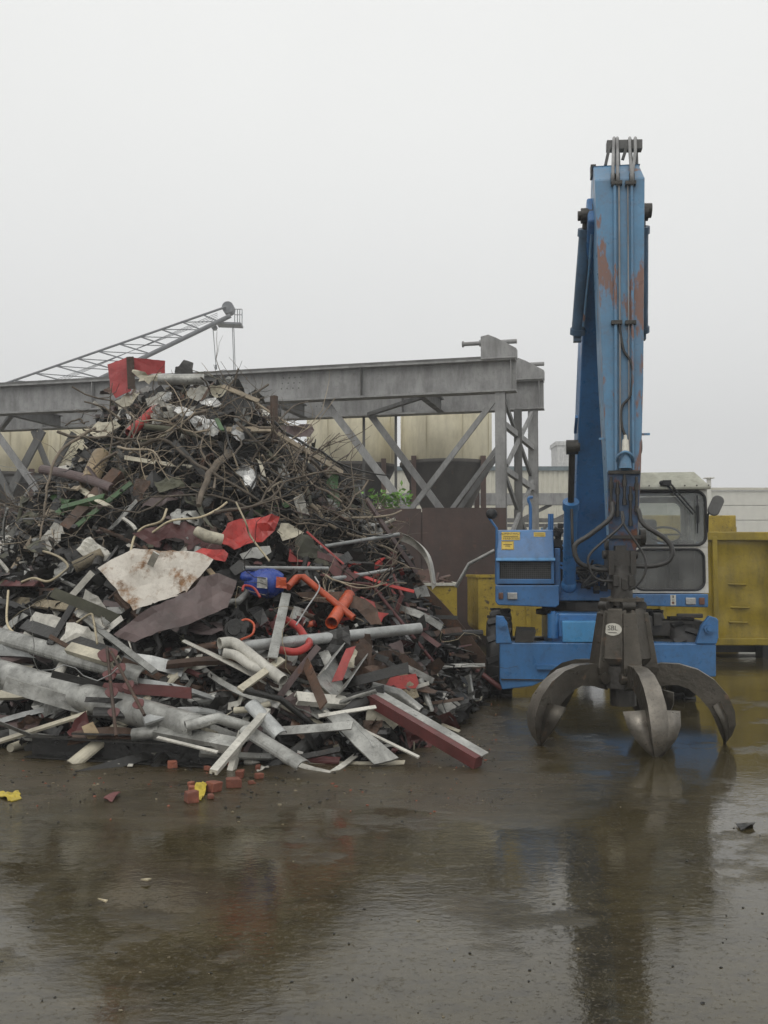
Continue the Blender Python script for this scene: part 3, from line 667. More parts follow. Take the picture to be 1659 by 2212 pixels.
sticker(1153, 1178, 1150, 1159.5, [(.5, .6, .36, ''), (.5, .28, .42, '')], False)
# mirror and rails on the housing
b = MB(); b.tube([mp(1072, 1262, YF + .06), mp(1073, 1141, YF + .06), mp(1056, 1118, YF + .06)], .016, 8); part(b, 'mirror_arm', BLUE)
b = MB(); c = mp(1062, 1110, YF + .04); b.ball(c, .075, .95, .35, .9); part(b, 'mirror', BLACKP)
b = MB(); b.tube(spline([mp(1146, 1147, 0), mp(1146, 1096, 0), mp(1142, 1082, 0), mp(1143, 1075, 0), mp(1151, 1074, 0)], 4), .02, 8); part(b, 'handrail', BLUE)
for q in (1187, 1192.5):
    b = MB(); b.tube([mp(q, 1262, -.3 + (q - 1187) * .02), mp(q, 1110, -.3 + (q - 1187) * .02)], .02, 8); part(b, 'handrail', BLUE)
# engine-room clutter between housing and boom
cl = MB()
for k in range(26):
    c = mp(rng.uniform(1200, 1212), rng.uniform(1135, 1262), rng.uniform(-.5, -.1)); s = rng.uniform(.04, .12)
    cl.box(c, (s, s, s * rng.uniform(.5, 2)), Matrix.Rotation(rng.random(), 3, 'Y'))
for k in range(22):
    c = mp(rng.uniform(1245, 1320), rng.uniform(1222, 1275), rng.uniform(-.75, -.45)); s = rng.uniform(.03, .09); cl.box(c, (s, s, s), Matrix.Rotation(rng.random() * 3, 3, 'X'))
part(cl, 'valve_block', DARKSTEEL, bevel=.004)['kind'] = 'stuff'
for k in range(6):
    b = MB(); q = [mp(rng.uniform(1235, 1325), rng.uniform(1200, 1280), rng.uniform(-.95, -.7)) for _ in range(4)]; q[0].z = 1.35; b.tube(spline(q, 5), .016, 7); part(b, 'hydraulic_hose', HOSE)
b = MB(); b.box(mp(1204, 1232, -.55), (.07, .1, .55)); part(b, 'side_post', BLUE, bevel=.01)
# --- cab
cab = empty('cab', (0, 0, 0)); cab.parent = ex
YC = YF + .0; cx0, cx1 = mp(1361, 1180, YC).x, mp(1529, 1180, YC).x; cz0, cz1, czm = mp(1450, 1281, YC).z, mp(1450, 1055, YC).z, mp(1450, 1182, YC).z
CD = 1.45
def frame_ring(b, x0, x1, z0, z1, y, w, t):
    b.box(((x0 + x1) / 2, y, z0 + w / 2), (x1 - x0, t, w)); b.box(((x0 + x1) / 2, y, z1 - w / 2), (x1 - x0, t, w))
    b.box((x0 + w / 2, y, (z0 + z1) / 2), (w, t, z1 - z0 - 2 * w)); b.box((x1 - w / 2, y, (z0 + z1) / 2), (w, t, z1 - z0 - 2 * w))
def rr(x0, x1, z0, z1, r, n=6):
    pts = []
    for (cx, cz, a0) in ((x1 - r, z1 - r, 0), (x0 + r, z1 - r, 90), (x0 + r, z0 + r, 180), (x1 - r, z0 + r, 270)):
        for i in range(n + 1): a = R(a0 + 90 * i / n); pts.append((cx + r * math.cos(a), cz + r * math.sin(a)))
    return pts
def plate_with_hole(b, x0, x1, z0, z1, hx0, hx1, hz0, hz1, r, y, t):
    inn = rr(hx0, hx1, hz0, hz1, r); out = []
    cx, cz = (hx0 + hx1) / 2, (hz0 + hz1) / 2
    n = len(inn)
    for i, (u, v) in enumerate(inn):      # project onto the outer rectangle, corner by corner
        q = i // (n // 4); k = (i % (n // 4)) / (n // 4 - 1)
        c = [(x1, z1), (x0, z1), (x0, z0), (x1, z0)][q]
        if k < .45: out.append((c[0], v) if q in (0, 2) else (u, c[1]))
        elif k > .55: out.append((u, c[1]) if q in (0, 2) else (c[0], v))
        else: out.append(c)
    for yy, rev in ((y, False), (y + t, True)):
        vs = [(u, yy, v) for u, v in inn] + [(u, yy, v) for u, v in out]
        fs = [(i, (i + 1) % n, n + (i + 1) % n, n + i) for i in range(n)]
        b.add(vs, [f[::-1] for f in fs] if rev else fs)
    b.add([(u, y, v) for u, v in inn] + [(u, y + t, v) for u, v in inn], [(i, n + i, n + (i + 1) % n, (i + 1) % n) for i in range(n)])
    b.add([(u, y, v) for u, v in out] + [(u, y + t, v) for u, v in out], [(i, (i + 1) % n, n + (i + 1) % n, n + i) for i in range(n)])
def gasket(b, x0, x1, z0, z1, r, y, rad): p = [Vector((u, y, v)) for u, v in rr(x0, x1, z0, z1, r)]; b.tube(p + [p[0]], rad, 8)
U = (mp(1369, 1100, YC).x, mp(1524, 1100, YC).x, czm + .025, mp(1450, 1062, YC).z); Lw = (mp(1369, 1200, YC).x, mp(1521, 1200, YC).x, mp(1450, 1274, YC).z, czm - .025)
b = MB(); plate_with_hole(b, cx0, cx1, czm + .002, cz1, *U, .11, YC, .07); plate_with_hole(b, cx0, cx1, cz0, czm - .002, *Lw, .11, YC + .004, .07)
plate_with_hole(b, cx0, cx1, cz0, cz1, cx0 + .06, cx1 - .06, czm - .05, cz1 - .08, .1, YC + CD, .06); part(b, 'frame', WHITEP, cab)
b = MB(); b.box((cx0 - .015, YC + CD / 2 + .05, cz0 + .4), (.05, CD, .8)); b.box((cx1 - .02, YC + CD / 2 + .05, cz0 + .28), (.05, CD, .56))
for xx in (cx0 - .015, cx1 - .02): b.box((xx, YC + CD / 2 + .05, cz1 - .05), (.05, CD - .1, .1)); b.box((xx, YC + .8, (cz0 + cz1) / 2), (.05, .08, cz1 - cz0 - .02))
part(b, 'side_frame', WHITEP, cab)
b = MB(); gasket(b, *U, .11, YC - .004, .017); gasket(b, *Lw, .11, YC - .002, .015); part(b, 'window_gasket', BLACKP, cab)
b = MB(); q = rr(*U, .11); b.prism([(u, YC + .02, v) for u, v in q], (0, .006, 0)); part(b, 'windscreen', GLASS, cab)
b = MB(); q = rr(*Lw, .11); b.prism([(u, YC + .02, v) for u, v in q], (0, .006, 0)); part(b, 'lower_window', GLASSD, cab)
b = MB(); b.box(((cx0 + cx1) / 2, YC + CD + .03, (czm + cz1) / 2 - .04), (cx1 - cx0 - .1, .006, cz1 - czm - .02)); part(b, 'rear_window', GLASS, cab)
b = MB(); b.box((cx1 - .02, YC + .45, (czm + cz1) / 2), (.006, .7, cz1 - czm - .05)); b.box((cx1 - .02, YC + 1.15, (czm + cz1) / 2), (.006, .6, cz1 - czm - .05)); part(b, 'side_window', GLASS, cab)
b = MB(); zr = mp(1450, 1020, YC + .22).z; rx0, rx1 = cx0 - .03, mp(1535, 1052, YC - .05).x
ra, rb2 = mp(1383, 1020, YC + .25).x - .1, mp(1499, 1020, YC + .25).x
b.add([(rx0, YC - .06, cz1 + .012), (rx1, YC - .06, cz1 + .012), (rb2, YC + .22, zr), (ra, YC + .22, zr), (rx0, YC + CD + .1, cz1 + .012), (rx1, YC + CD + .1, cz1 + .012), (rb2, YC + CD - .1, zr), (ra, YC + CD - .1, zr)], [(0, 1, 2, 3), (1, 5, 6, 2), (5, 4, 7, 6), (4, 0, 3, 7), (3, 2, 6, 7), (4, 5, 1, 0)])
b.box(((rx0 + rx1) / 2, YC - .055, cz1 + .0), (rx1 - rx0, .03, .035)); rf = part(b, 'roof', ROOFP, cab, bevel=.008)
b = MB()
for i in range(7): b.disc((rx0 + .12 + i * .14, YC - .05, cz1 + .03), (0, 1, 0), .008, .02, 8)
part(b, 'rivet', DARKSTEEL, rf)
b = MB(); wm = mp(1440, 1043, YC - .06); b.box(wm, (.1, .08, .06)); b.ball(wm + Vector((-.06, 0, .0)), .03)
for dx in (0, -.05):
    b.tube([wm + Vector((dx + .03, -.03, 0)), mp(1503 + dx * 120, 1108 + dx * -60, YC - .06)], .011, 6)
b.tube([mp(1506, 1070, YC - .055), mp(1507, 1152, YC - .045)], .009, 6); b.tube([mp(1507, 1092, YC - .06), mp(1508, 1130, YC - .05)], .018, 6); part(b, 'wiper', BLACKP, cab)
b = MB(); st = ((cx0 + cx1) / 2 - .05, YC + .95)
b.box((st[0], st[1], cz0 + .45), (.46, .46, .14)); b.box((st[0] - .12, st[1] + .26, cz0 + .70), (.42, .12, .5), Matrix.Rotation(R(-8), 3, 'X')); b.box((st[0] - .16, st[1] + .3, cz0 + 1.0), (.13, .08, .14)); b.box((st[0], st[1], cz0 + .2), (.3, .3, .4)); part(b, 'seat', INTER, cab, bevel=.04)
b = MB(); sw = Vector((st[0] + .08, YC + .45, cz0 + .72)); p = [sw + Vector((math.cos(a) * .19, math.sin(a) * .14, math.sin(a) * .1)) for a in [2 * math.pi * i / 20 for i in range(21)]]; b.tube(p, .014, 6); b.tube([sw, (st[0] + .08, YC + .28, cz0 + .05)], .03, 8); b.tube([p[0], p[10]], .012, 6); part(b, 'steering_wheel', BLACKP, cab)
b = MB(); b.box((cx1 - .2, YC + .6, cz0 + .4), (.2, .6, .5)); b.box((cx0 + .15, YC + .75, cz0 + .35), (.2, .5, .5)); b.box((st[0] - .12, YC + .22, cz0 + .14), (.07, .04, .2)); b.box((st[0] + .15, YC + .22, cz0 + .14), (.07, .04, .2)); b.box(((cx0 + cx1) / 2, YC + CD / 2, cz0 + .02), (cx1 - cx0 - .08, CD - .15, .04)); part(b, 'console', INTER, cab, bevel=.015)
b = MB(); b.tube([mp(1528, 1150, YC), mp(1529, 1112, YC - .06), mp(1545, 1092, YC - .08)], .013, 8); part(b, 'mirror_arm', BLACKP)
b = MB(); c = mp(1547, 1092, YC - .1); q = rr(-.07, .07, -.125, .125, .06); rot = Matrix.Rotation(R(25), 3, 'Y'); b.prism([c + rot @ Vector((u, 0, v)) for u, v in q], (0, .05, 0)); part(b, 'mirror', mat('mirror_back', (.13, .13, .125), .45), bevel=.012)
# --- boom
BX = .05
def boomx(w): return BX - w / 2, BX + w / 2
prof = [(-.12, 1.30), (-.62, 1.42), (-1.55, 2.75), (-2.55, 4.02), (-3.42, 4.95), (-3.30, 5.22), (-2.9, 5.1), (-2.2, 4.42), (-1.2, 3.22), (-.1, 1.95), (.05, 1.5)]
b = MB(); yzprism(b, prof, BX - .265, BX + .265); bo = part(b, 'boom', BLUE, bevel=.02)
b = MB()
for (y, z) in ((-.8, 1.75), (-1.9, 3.25), (-2.7, 4.25)):
    b.beam((BX - .29, y - .02, z), (BX - .29, y + .22, z - .14), .03, .04)
part(b, 'boom_bracket', BLUE, bo)
for sx in (-1, 1):
    # lift cylinder
    top = mp(1236, 966, -1.95); bot = Vector((0, -.86, 1.36)); bx_ = mp(1229, 1250, -.86).x
    d0 = BX - top.x; d1 = BX - bx_
    tp = Vector((BX + sx * d0, top.y, top.z)); bt = Vector((BX + sx * d1, bot.y, bot.z)); mid = bt.lerp(tp, .60)
    b = MB(); b.tube([bt, mid], .078, 16); b.disc(mid, tp - bt, .095, .1, 16); b.ball(bt, .1); lc = part(b, 'lift_cylinder', BLUE)
    b = MB(); b.tube([mid, tp], .036, 12); b.disc(tp, (1, 0, 0), .082, .13, 16); b.tube([tp, Vector((BX + sx * .26, tp.y, tp.z))], .05, 10); part(b, 'piston_rod', DARKSTEEL, lc)
    b = MB(); b.tube(spline([mid + Vector((0, -.1, -.05)), mid + Vector((.01, -.11, -.5)), bt + Vector((.07, -.12, .35)), bt + Vector((-.03, -.1, .05))], 6), .017, 7); part(b, 'cylinder_hose', HOSE, lc)
    # arm cylinder beside the boom tip
    tp = mp(1268, 466, -3.3); bt = mp(1248, 716, -2.72); tp = Vector((BX + sx * (BX - tp.x), tp.y, tp.z)); bt = Vector((BX + sx * (BX - bt.x), bt.y, bt.z)); mid = bt.lerp(tp, .86)
    b = MB(); b.tube([bt, mid], .066, 16); b.disc(mid, tp - bt, .08, .07, 16); b.disc(bt, tp - bt, .08, .06, 16); b.box(bt + (bt - tp).normalized() * .06, (.08, .1, .1)); ac = part(b, 'arm_cylinder', BLUE_D)
    b = MB(); b.tube([mid, tp], .04, 12); b.tube([tp, Vector((BX + sx * .2, tp.y, tp.z))], .06, 12); b.disc(tp, (1, 0, 0), .075, .12, 14); b.disc(tp + Vector((sx * .06, 0, 0)), (1, 0, 0), .05, .06, 8); part(b, 'rod_eye', DARKSTEEL, ac)
    b = MB(); b.tube([mid + Vector((-sx * .05, -.1, -.05)), bt.lerp(tp, .5) + Vector((-sx * .06, -.09, 0)), bt + Vector((-sx * .05, -.09, .03))], .014, 7); part(b, 'feed_pipe', BLUE_W, ac)
b = MB(); b.tube([(BX - .3, -.3, 1.55), (BX + .3, -.3, 1.55)], .09, 14); b.box((BX, -.2, 1.42), (.75, .5, .1)); part(b, 'boom_foot', BLUE)
# --- arm (stick)
YSK = -3.62
zs = lambda py: mp(1345, py, YSK).z
xe = lambda px, py: mp(px, py, YSK).x
st_rows = [(386, 1285, 1393), (820, 1302, 1390), (1015, 1311, 1385), (1120, 1314, 1380), (1196, 1318, 1374)]
b = MB(); vs = []; thick = [.50, .46, .36, .28, .2]
for (py, a, c), th in zip(st_rows, thick):
    z = zs(py); vs += [(xe(a, py), YSK, z), (xe(c, py), YSK, z), (xe(c, py), YSK + th, z), (xe(a, py), YSK + th, z)]
z0 = mp(1345, 357, YSK + .22).z ; xq0, xq1 = mp(1282, 357, YSK + .22).x, mp(1380, 357, YSK + .22).x; top = [(xq0, YSK + .22, z0), (xq1, YSK + .22, z0), (xq1, YSK + .5, z0 - .02), (xq0, YSK + .5, z0 - .02)]
vs = top + vs; n = 6
fs = [(0, 3, 2, 1)] + [((i + 1) * 4 + j, (i + 1) * 4 + (j + 1) % 4, i * 4 + (j + 1) % 4, i * 4 + j) for i in range(n - 1) for j in range(4)] + [((n - 1) * 4, (n - 1) * 4 + 1, (n - 1) * 4 + 2, (n - 1) * 4 + 3)]
b.add(vs, fs); stick = part(b, 'arm', BLUE_W, bevel=.012)
b = MB(); b.tube([mp(1283, 455, -3.3) + Vector((-.02, 0, 0)), mp(1396, 455, -3.3) + Vector((.05, 0, 0))], .07, 14); b.box(mp(1281, 372, -3.3), (.05, .1, .12)); part(b, 'pivot_pin', DARKSTEEL, stick)
# rusty lower shroud of the arm
b = MB(); b.prism([mp(1312, 1020, YSK - .012), mp(1316, 1196, YSK - .012), mp(1374, 1196, YSK - .012), mp(1384, 1020, YSK - .012)], (0, .011, 0)); part(b, 'wear_plate', mat('rusty_arm_foot', (.035, .08, .16), .5, var=.4, rust=.42, rustcol=(.095, .036, .018), grime=.5, grimecol=(.02, .017, .015), bump=.3), stick)
b = MB(); b.beam(mp(1314, 1020, YSK - .03), mp(1383, 1020, YSK - .03), .02, .03); part(b, 'shroud_edge', DARKSTEEL, stick)
for dx, w in ((1328, .016), (1337, .009), (1364.5, .014), (1356, .007)):
    b = MB(); b.tube([mp(dx, 392, YSK - .03), mp(dx + 2, 700, YSK - .03), mp(dx + 3, 1015, YSK - .03)], w, 8); part(b, 'oil_pipe', BLUE_W if w > .01 else GIRDER, stick)
for py in (396, 697):
    for dx in (1332, 1362):
        b = MB(); b.box(mp(dx, py, YSK - .03), (.1, .06, .035)); part(b, 'pipe_clamp', DARKSTEEL, stick)
b = MB(); b.tube(spline([mp(q[0], q[1], YSK - .03) for q in ((1338, 700), (1340.5, 722), (1347.5, 757), (1364, 785), (1366, 822), (1361, 856), (1343, 880), (1343, 919), (1351, 942))], 5), .013, 7); part(b, 'lamp_cable', HOSE, stick)
b = MB(); c0, c1 = mp(1351, 940, YSK - .05), mp(1351, 976, YSK - .08); b.tube([c0, c0.lerp(c1, .25), c0.lerp(c1, .3), c1], [.015, .018, .03, .036], 12); part(b, 'lamp_plug', STICKW, stick)
b = MB(); b.tube(spline([mp(1332, 1000, YSK - .02), mp(1336, 984, YSK - .1), mp(1351, 976, YSK - .13), mp(1365, 984, YSK - .1), mp(1369, 1000, YSK - .02)], 5), .014, 8); b.tube([mp(1351, 978, YSK - .06), mp(1351, 1012, YSK - .06)], [.045, .06], 14); part(b, 'work_lamp', BLUE_W, stick)
for (q0, q1) in ((1303, 948), (1392, 938), (1316, 1062)):
    b = MB(); c = mp(q0, q1, YSK + .05); b.beam(c + Vector((-.04, 0, 0)), c + Vector((.05, 0, 0)), .02, .02); part(b, 'lug', BLUE_W, stick)
for q, (y0, y1) in zip((1320, 1334, 1349, 1362, 1375), ((1030, 1090), (1040, 1110), (1025, 1085), (1050, 1130), (1030, 1100))):
    b = MB(); a, c = mp(q, y0, YSK - .035), mp(q, y1, YSK - .035); b.tube([a, c], .013, 8); b.disc(a.lerp(c, .3), c - a, .022, .06, 6); b.disc(c, c - a, .02, .05, 6); part(b, 'hose_fitting', DARKSTEEL, stick)
b = MB(); b.beam(mp(1310, 1160, YSK - .02), mp(1384, 1160, YSK - .02), .04, .03); b.tube([mp(1306, 1180, YSK + .08), mp(1392, 1168, YSK + .08)], .055, 12); b.disc(mp(1388, 1158, YSK + .05), (1, 0, 0), .07, .05, 12); part(b, 'link_pin', DARKSTEEL, stick)
# hose guard at the arm head
b = MB(); b.prism([mp(1311, 322, -3.15), mp(1388, 321, -3.15), mp(1388, 300, -3.15), mp(1311, 302, -3.15)], (0, .1, 0)); part(b, 'hose_guard', GIRDERD, bevel=.006)
for (xa, xm, xb2) in ((1324, 1325, 1326), (1334, 1334, 1333), (1364, 1361, 1360), (1366, 1372, 1372)):
    b = MB(); b.tube(spline([mp(xa, 400, YSK - .03), mp(xa, 372, YSK - .05), mp(xm, 330, -3.3), mp(xb2, 304, -3.2), mp(xb2 + 1, 303, -3.05), mp(xb2 + 4, 360, -2.95), mp(xb2 + 5, 470, -2.9)], 5), .016, 8); part(b, 'arm_hose', GIRDER)
    b = MB(); b.tube([mp(xa, 398, YSK - .035), mp(xa, 375, YSK - .05)], .022, 8); part(b, 'hose_fitting', DARKSTEEL)
b = MB(); b.beam(mp(1308, 357, -3.2), mp(1318, 310, -3.2), .03, .03); b.beam(mp(1345, 345, -3.2), mp(1356, 310, -3.2), .03, .03); part(b, 'guard_bracket', GIRDERD)
# hanging hoses
def hh(pts, r, yl0, nm, m=HOSE, ribs=False):
    n = len(pts); q = [mp(px, py, yl0 - .10 * math.sin(math.pi * i / (n - 1))) for i, (px, py) in enumerate(pts)]
    path = spline(q, 7); rs = [r * (1.0 + (.14 if (ribs and i % 2) else 0)) for i in range(len(path))]
    b = MB(); b.tube(path, rs, 9); part(b, nm, m)
hh([(1322.6, 1085), (1319, 1118), (1273, 1156), (1242, 1179), (1250, 1214), (1284, 1229), (1319, 1233), (1328, 1250)], .022, YSK - .04, 'grapple_hose', ribs=True)
hh([(1378, 1100), (1391, 1133), (1437, 1164), (1453, 1191), (1441, 1214), (1407, 1223), (1365, 1225), (1357, 1250)], .021, YSK - .04, 'grapple_hose', ribs=True)
hh([(1345, 1105), (1342, 1135), (1277, 1194), (1273, 1225), (1292, 1252), (1342, 1254), (1362, 1242)], .012, YSK - .08, 'rotator_hose')
hh([(1342, 1105), (1349, 1135), (1391, 1200), (1392, 1240), (1368, 1270), (1340, 1274), (1326, 1252)], .011, YSK - .08, 'rotator_hose')

# ------------------------------------------------------------------ grapple
GC = Vector((2.195, 9.22, 0)); grp = empty('orange_peel_grapple', GC)
tag(grp, 'dark steel orange-peel grapple with curved tines hanging over the wet ground', 'grapple')
gpt = lambda px, py, dy=0: at(px, py, GC.y + dy)
gz = lambda py: at(1345, py, GC.y).z
gx = GC.x
b = MB(); b.box((gx, GC.y + .05, gz(1206)), (.26, .16, .14)); b.box((gx - .1, GC.y + .05, gz(1216)), (.05, .2, .22)); b.box((gx + .1, GC.y + .05, gz(1216)), (.05, .2, .22)); b.tube([(gx - .16, GC.y + .05, gz(1198)), (gx + .16, GC.y + .05, gz(1198))], .04, 12); b.box((gx, GC.y + .05, gz(1190)), (.1, .1, .1)); part(b, 'yoke', DARKSTEEL, grp); bpy.data.objects[grp.children[-1].name].location = -GC
b = MB(); b.tube([(gx, GC.y, gz(1222)), (gx, GC.y, gz(1238)), (gx, GC.y, gz(1240)), (gx, GC.y, gz(1292))], [.085, .085, .1, .1], 18)
for k in range(8):
    a = k * math.pi / 4; b.box((gx + .1 * math.cos(a), GC.y + .1 * math.sin(a), gz(1262) + .03 * (k % 2)), (.05, .05, .1))
rot_ = b.build('rotator', DARKSTEEL, grp, bevel=.004)
b = MB(); b.disc((gx, GC.y, gz(1295)), (0, 0, 1), .2, .03, 24); b.disc((gx, GC.y, gz(1302)), (0, 0, 1), .15, .04, 20); b.build('top_plate', GRAPPLE, grp)
zt_, zb_ = gz(1308), gz(1452)
b = MB(); b.tube([(gx, GC.y, zt_ + .04), (gx, GC.y, zb_ - .12)], [.11, .15], 16); b.disc((gx, GC.y, zb_ - .03), (0, 0, 1), .23, .2, 20); b.disc((gx, GC.y, zb_ - .2), (0, 0, 1), .12, .2, 16); hub = b.build('hub', DARKSTEEL, grp)
OUT = [(.20, .66), (.34, .70), (.50, .695), (.66, .65), (.80, .56), (.91, .43), (.965, .29), (.97, .17), (.94, .08), (.885, .0)]
INN = [(.20, .46), (.34, .50), (.48, .51), (.58, .475), (.67, .40), (.745, .31), (.79, .22), (.825, .13), (.85, .06), (.875, .0)]
HW = [.05, .055, .062, .07, .075, .078, .076, .066, .045, .018]          # half width of the rib
WING = [0, 0, 0, 0, .0, .165, .15, .105, .055, .01]                          # extra half width of the scoop plates
for k in range(5):
    a = R(-86 + 72 * k); dr = Vector((math.cos(a), math.sin(a), 0)); ds = Vector((-dr.y, dr.x, 0))
    def Q(r_, z_, s_): return GC + dr * r_ + ds * s_ + Vector((0, 0, z_))
    b = MB(); vs = []
    for (o, i_, w) in zip(OUT, INN, HW): vs += [Q(o[0], o[1], w), Q(o[0], o[1], -w), Q(i_[0], i_[1], -w), Q(i_[0], i_[1], w)]
    n = len(OUT); fs = []
    b.add(vs, [(0, 1, 2, 3), ((n-1)*4+3, (n-1)*4+2, (n-1)*4+1, (n-1)*4)] + [(j*4+q, (j+1)*4+q, (j+1)*4+(q+1) % 4, j*4+(q+1) % 4) for j in range(n-1) for q in (1, 3)])
    for q in (0, 2): 
        b.mat(0 if q else 1); b.add(vs, [(j*4+q, (j+1)*4+q, (j+1)*4+(q+1) % 4, j*4+(q+1) % 4) for j in range(n-1)], True)
    b.mat(0); b.tube([Q(.25, .57, -.1), Q(.25, .57, .1)], .05, 12)
    tn = b.build('tine', [GRAPPLE, GRAPPLE_B], grp)
    for sd in (-1, 1):
        b = MB(); A = []
        for j in range(5, 10):
            o, i_, w = OUT[j], INN[j], HW[j]; f = .45
            m_ = (i_[0] + (o[0] - i_[0]) * .55, i_[1] + (o[1] - i_[1]) * .55); wi = WING[j]
            back = .55 * wi
            A.append((Q(m_[0], m_[1], sd * w * .9), Q(m_[0] - back * .75, m_[1] - .12 * wi, sd * (w + wi))))
        vs = [p for q in A for p in q]; b.add(vs, [(2*j, 2*j+1, 2*j+3, 2*j+2) if sd > 0 else (2*j, 2*j+2, 2*j+3, 2*j+1) for j in range(len(A) - 1)], True)
        b.build('scoop_plate', GRAPPLE_B if k == 0 else GRAPPLE, tn, solid=.02)
    # cylinder guard: tapered box, facing outwards
    b = MB(); tw, bw = .06, .085; vs = []
    for (z, w, r0, r1) in ((zt_ - .06, tw, .10, .235), (zb_ + .06, bw, .14, .315), (zb_ + .0, bw * .95, .14, .30)):
        vs += [Q(r0, z, w), Q(r0, z, -w), Q(r1, z, -w), Q(r1, z, w)]
    b.add(vs, [(0, 1, 2, 3)] + [(j*4+q, (j+1)*4+q, (j+1)*4+(q+1) % 4, j*4+(q+1) % 4) for j in range(2) for q in range(4)] + [(11, 10, 9, 8)])
    gd_ = b.build('cylinder_guard', GRAPPLE, grp, bevel=.008)
    b = MB(); b.tube([Q(.17, zt_ - .02, 0), Q(.15, zt_ + .05, 0), Q(.12, zt_ + .06, 0)], .03, 8); b.tube([Q(.18, zt_ + .0, -.06), Q(.18, zt_ + .0, .06)], .045, 10); b.build('cylinder_eye', DARKSTEEL, grp); b = MB(); b.tube([Q(.2, zb_ + .1, 0), Q(.28, zb_ + .0, 0)], .035, 10); b.build('piston_rod', DARKSTEEL, grp)
    # wide housing panel between two cylinder guards
    a2 = a + R(36); er = Vector((math.cos(a2), math.sin(a2), 0)); es = Vector((-er.y, er.x, 0))
    def Q2(r_, z_, s_): return GC + er * r_ + es * s_ + Vector((0, 0, z_))
    b = MB(); vs = []
    for (z, w, r0, r1) in ((zt_ - .02, .10, .08, .19), (zb_ + .14, .145, .1, .255), (zb_ + .08, .12, .1, .22)):
        vs += [Q2(r0, z, w), Q2(r0, z, -w), Q2(r1, z, -w), Q2(r1, z, w)]
    b.add(vs, [(0, 1, 2, 3)] + [(j*4+q, (j+1)*4+q, (j+1)*4+(q+1) % 4, j*4+(q+1) % 4) for j in range(2) for q in range(4)] + [(11, 10, 9, 8)])
    hp = b.build('housing_panel', GRAPPLE, grp, bevel=.012)
    if k == 4:
        sl_ = (Q2(.19, zt_ - .02, 0) - Q2(.255, zb_ + .14, 0)).normalized(); nn = es.cross(sl_).normalized()
        c = Q2(.19, zt_ - .02, 0).lerp(Q2(.255, zb_ + .14, 0), .42) - es * .012
        b = MB(); ring = [c + nn * .006 + es * math.cos(t) * .085 + sl_ * math.sin(t) * .056 for t in [2 * math.pi * i / 28 for i in range(28)]]
        b.add(ring, [tuple(range(28))]); b.mat(1); b.text('SBL', c - sl_ * .008, es, sl_, .062, .009); b.add([c + nn * .009 + es * u + sl_ * v for u, v in ((-.04, -.032), (.04, -.032), (.04, -.026), (-.04, -.026))], [(0, 1, 2, 3)])
        b.build('maker_plate', [STICKW, INK], hp)

# ------------------------------------------------------------------ scrap heap
def lut(x, tab):
    if x <= tab[0][0]: return tab[0][1]
    for (a, u), (c, v) in zip(tab, tab[1:]):
        if x <= c: return u + (v - u) * (x - a) / (c - a)
    return tab[-1][1]
CREST = [(-9, 1.2), (-6, 1.7), (-5.0, 2.0), (-4.3, 2.35), (-4.0, 3.0), (-3.6, 3.5), (-3.2, 3.75), (-2.6, 3.85), (-2.0, 3.8), (-1.45, 3.4), (-.9, 2.85), (-.3, 2.25), (.2, 1.7), (.45, 1.2), (.73, .75), (1.1, .3), (1.4, .0), (3, 0)]
FOOT = [(-9, 9.3), (-3.4, 8.95), (-2.3, 8.35), (-1.3, 8.05), (0, 8.25), (.5, 9.2), (.9, 11.0), (1.4, 12.9), (3, 13)]
YCR = 13.0
def hgt(x, y):
    H = lut(x, CREST); f = lut(x, FOOT)
    if y < f: return -.05
    if y < YCR:
        t = (y - f) / (YCR - f); h = H * (t ** .92)
    else:
        t = min(1, (y - YCR) / 5.5); h = H * (1 - t ** 1.4)
    return h + .16 * noise.noise(Vector((x * 1.3, y * 1.3, 2.0))) * min(1, h * 2) - .05
def heap_hit(px, py, lift=0.0):
    d = ray(px, py); y = 6.5
    while y < 18:
        p = CAM + d * (y / d.y)
        if p.z < hgt(p.x, p.y) + lift: return p
        if p.z < lift * .5: return p
        y += .03
    return at(px, py, 13.2)
def heap_normal(p):
    e_ = .15; return Vector((hgt(p.x - e_, p.y) - hgt(p.x + e_, p.y), hgt(p.x, p.y - e_) - hgt(p.x, p.y + e_), 2 * e_)).normalized()
DIRT_SHADE = mat('heap_core_dirt_shade', (.018, .016, .012), .8, var=.5, scale=3, grime=.3, bump=.6)  # core coloured near black to carry the shade between the pieces
b = MB(); nx, ny = 110, 90
vs = []
for j in range(ny + 1):
    for i in range(nx + 1):
        x = -9 + 10.6 * i / nx; y = 7.5 + 11 * j / ny
        vs.append((x, y, hgt(x, y) + .06 * noise.noise(Vector((x * 5, y * 5, 0)))))
b.add(vs, [(j * (nx + 1) + i, j * (nx + 1) + i + 1, (j + 1) * (nx + 1) + i + 1, (j + 1) * (nx + 1) + i) for j in range(ny) for i in range(nx)], True)
tag(b.build('heap_core', DIRT_SHADE), 'dirt and fine scrap in the heap core, coloured dark as shade between pieces', 'scrap heap', kind='stuff')

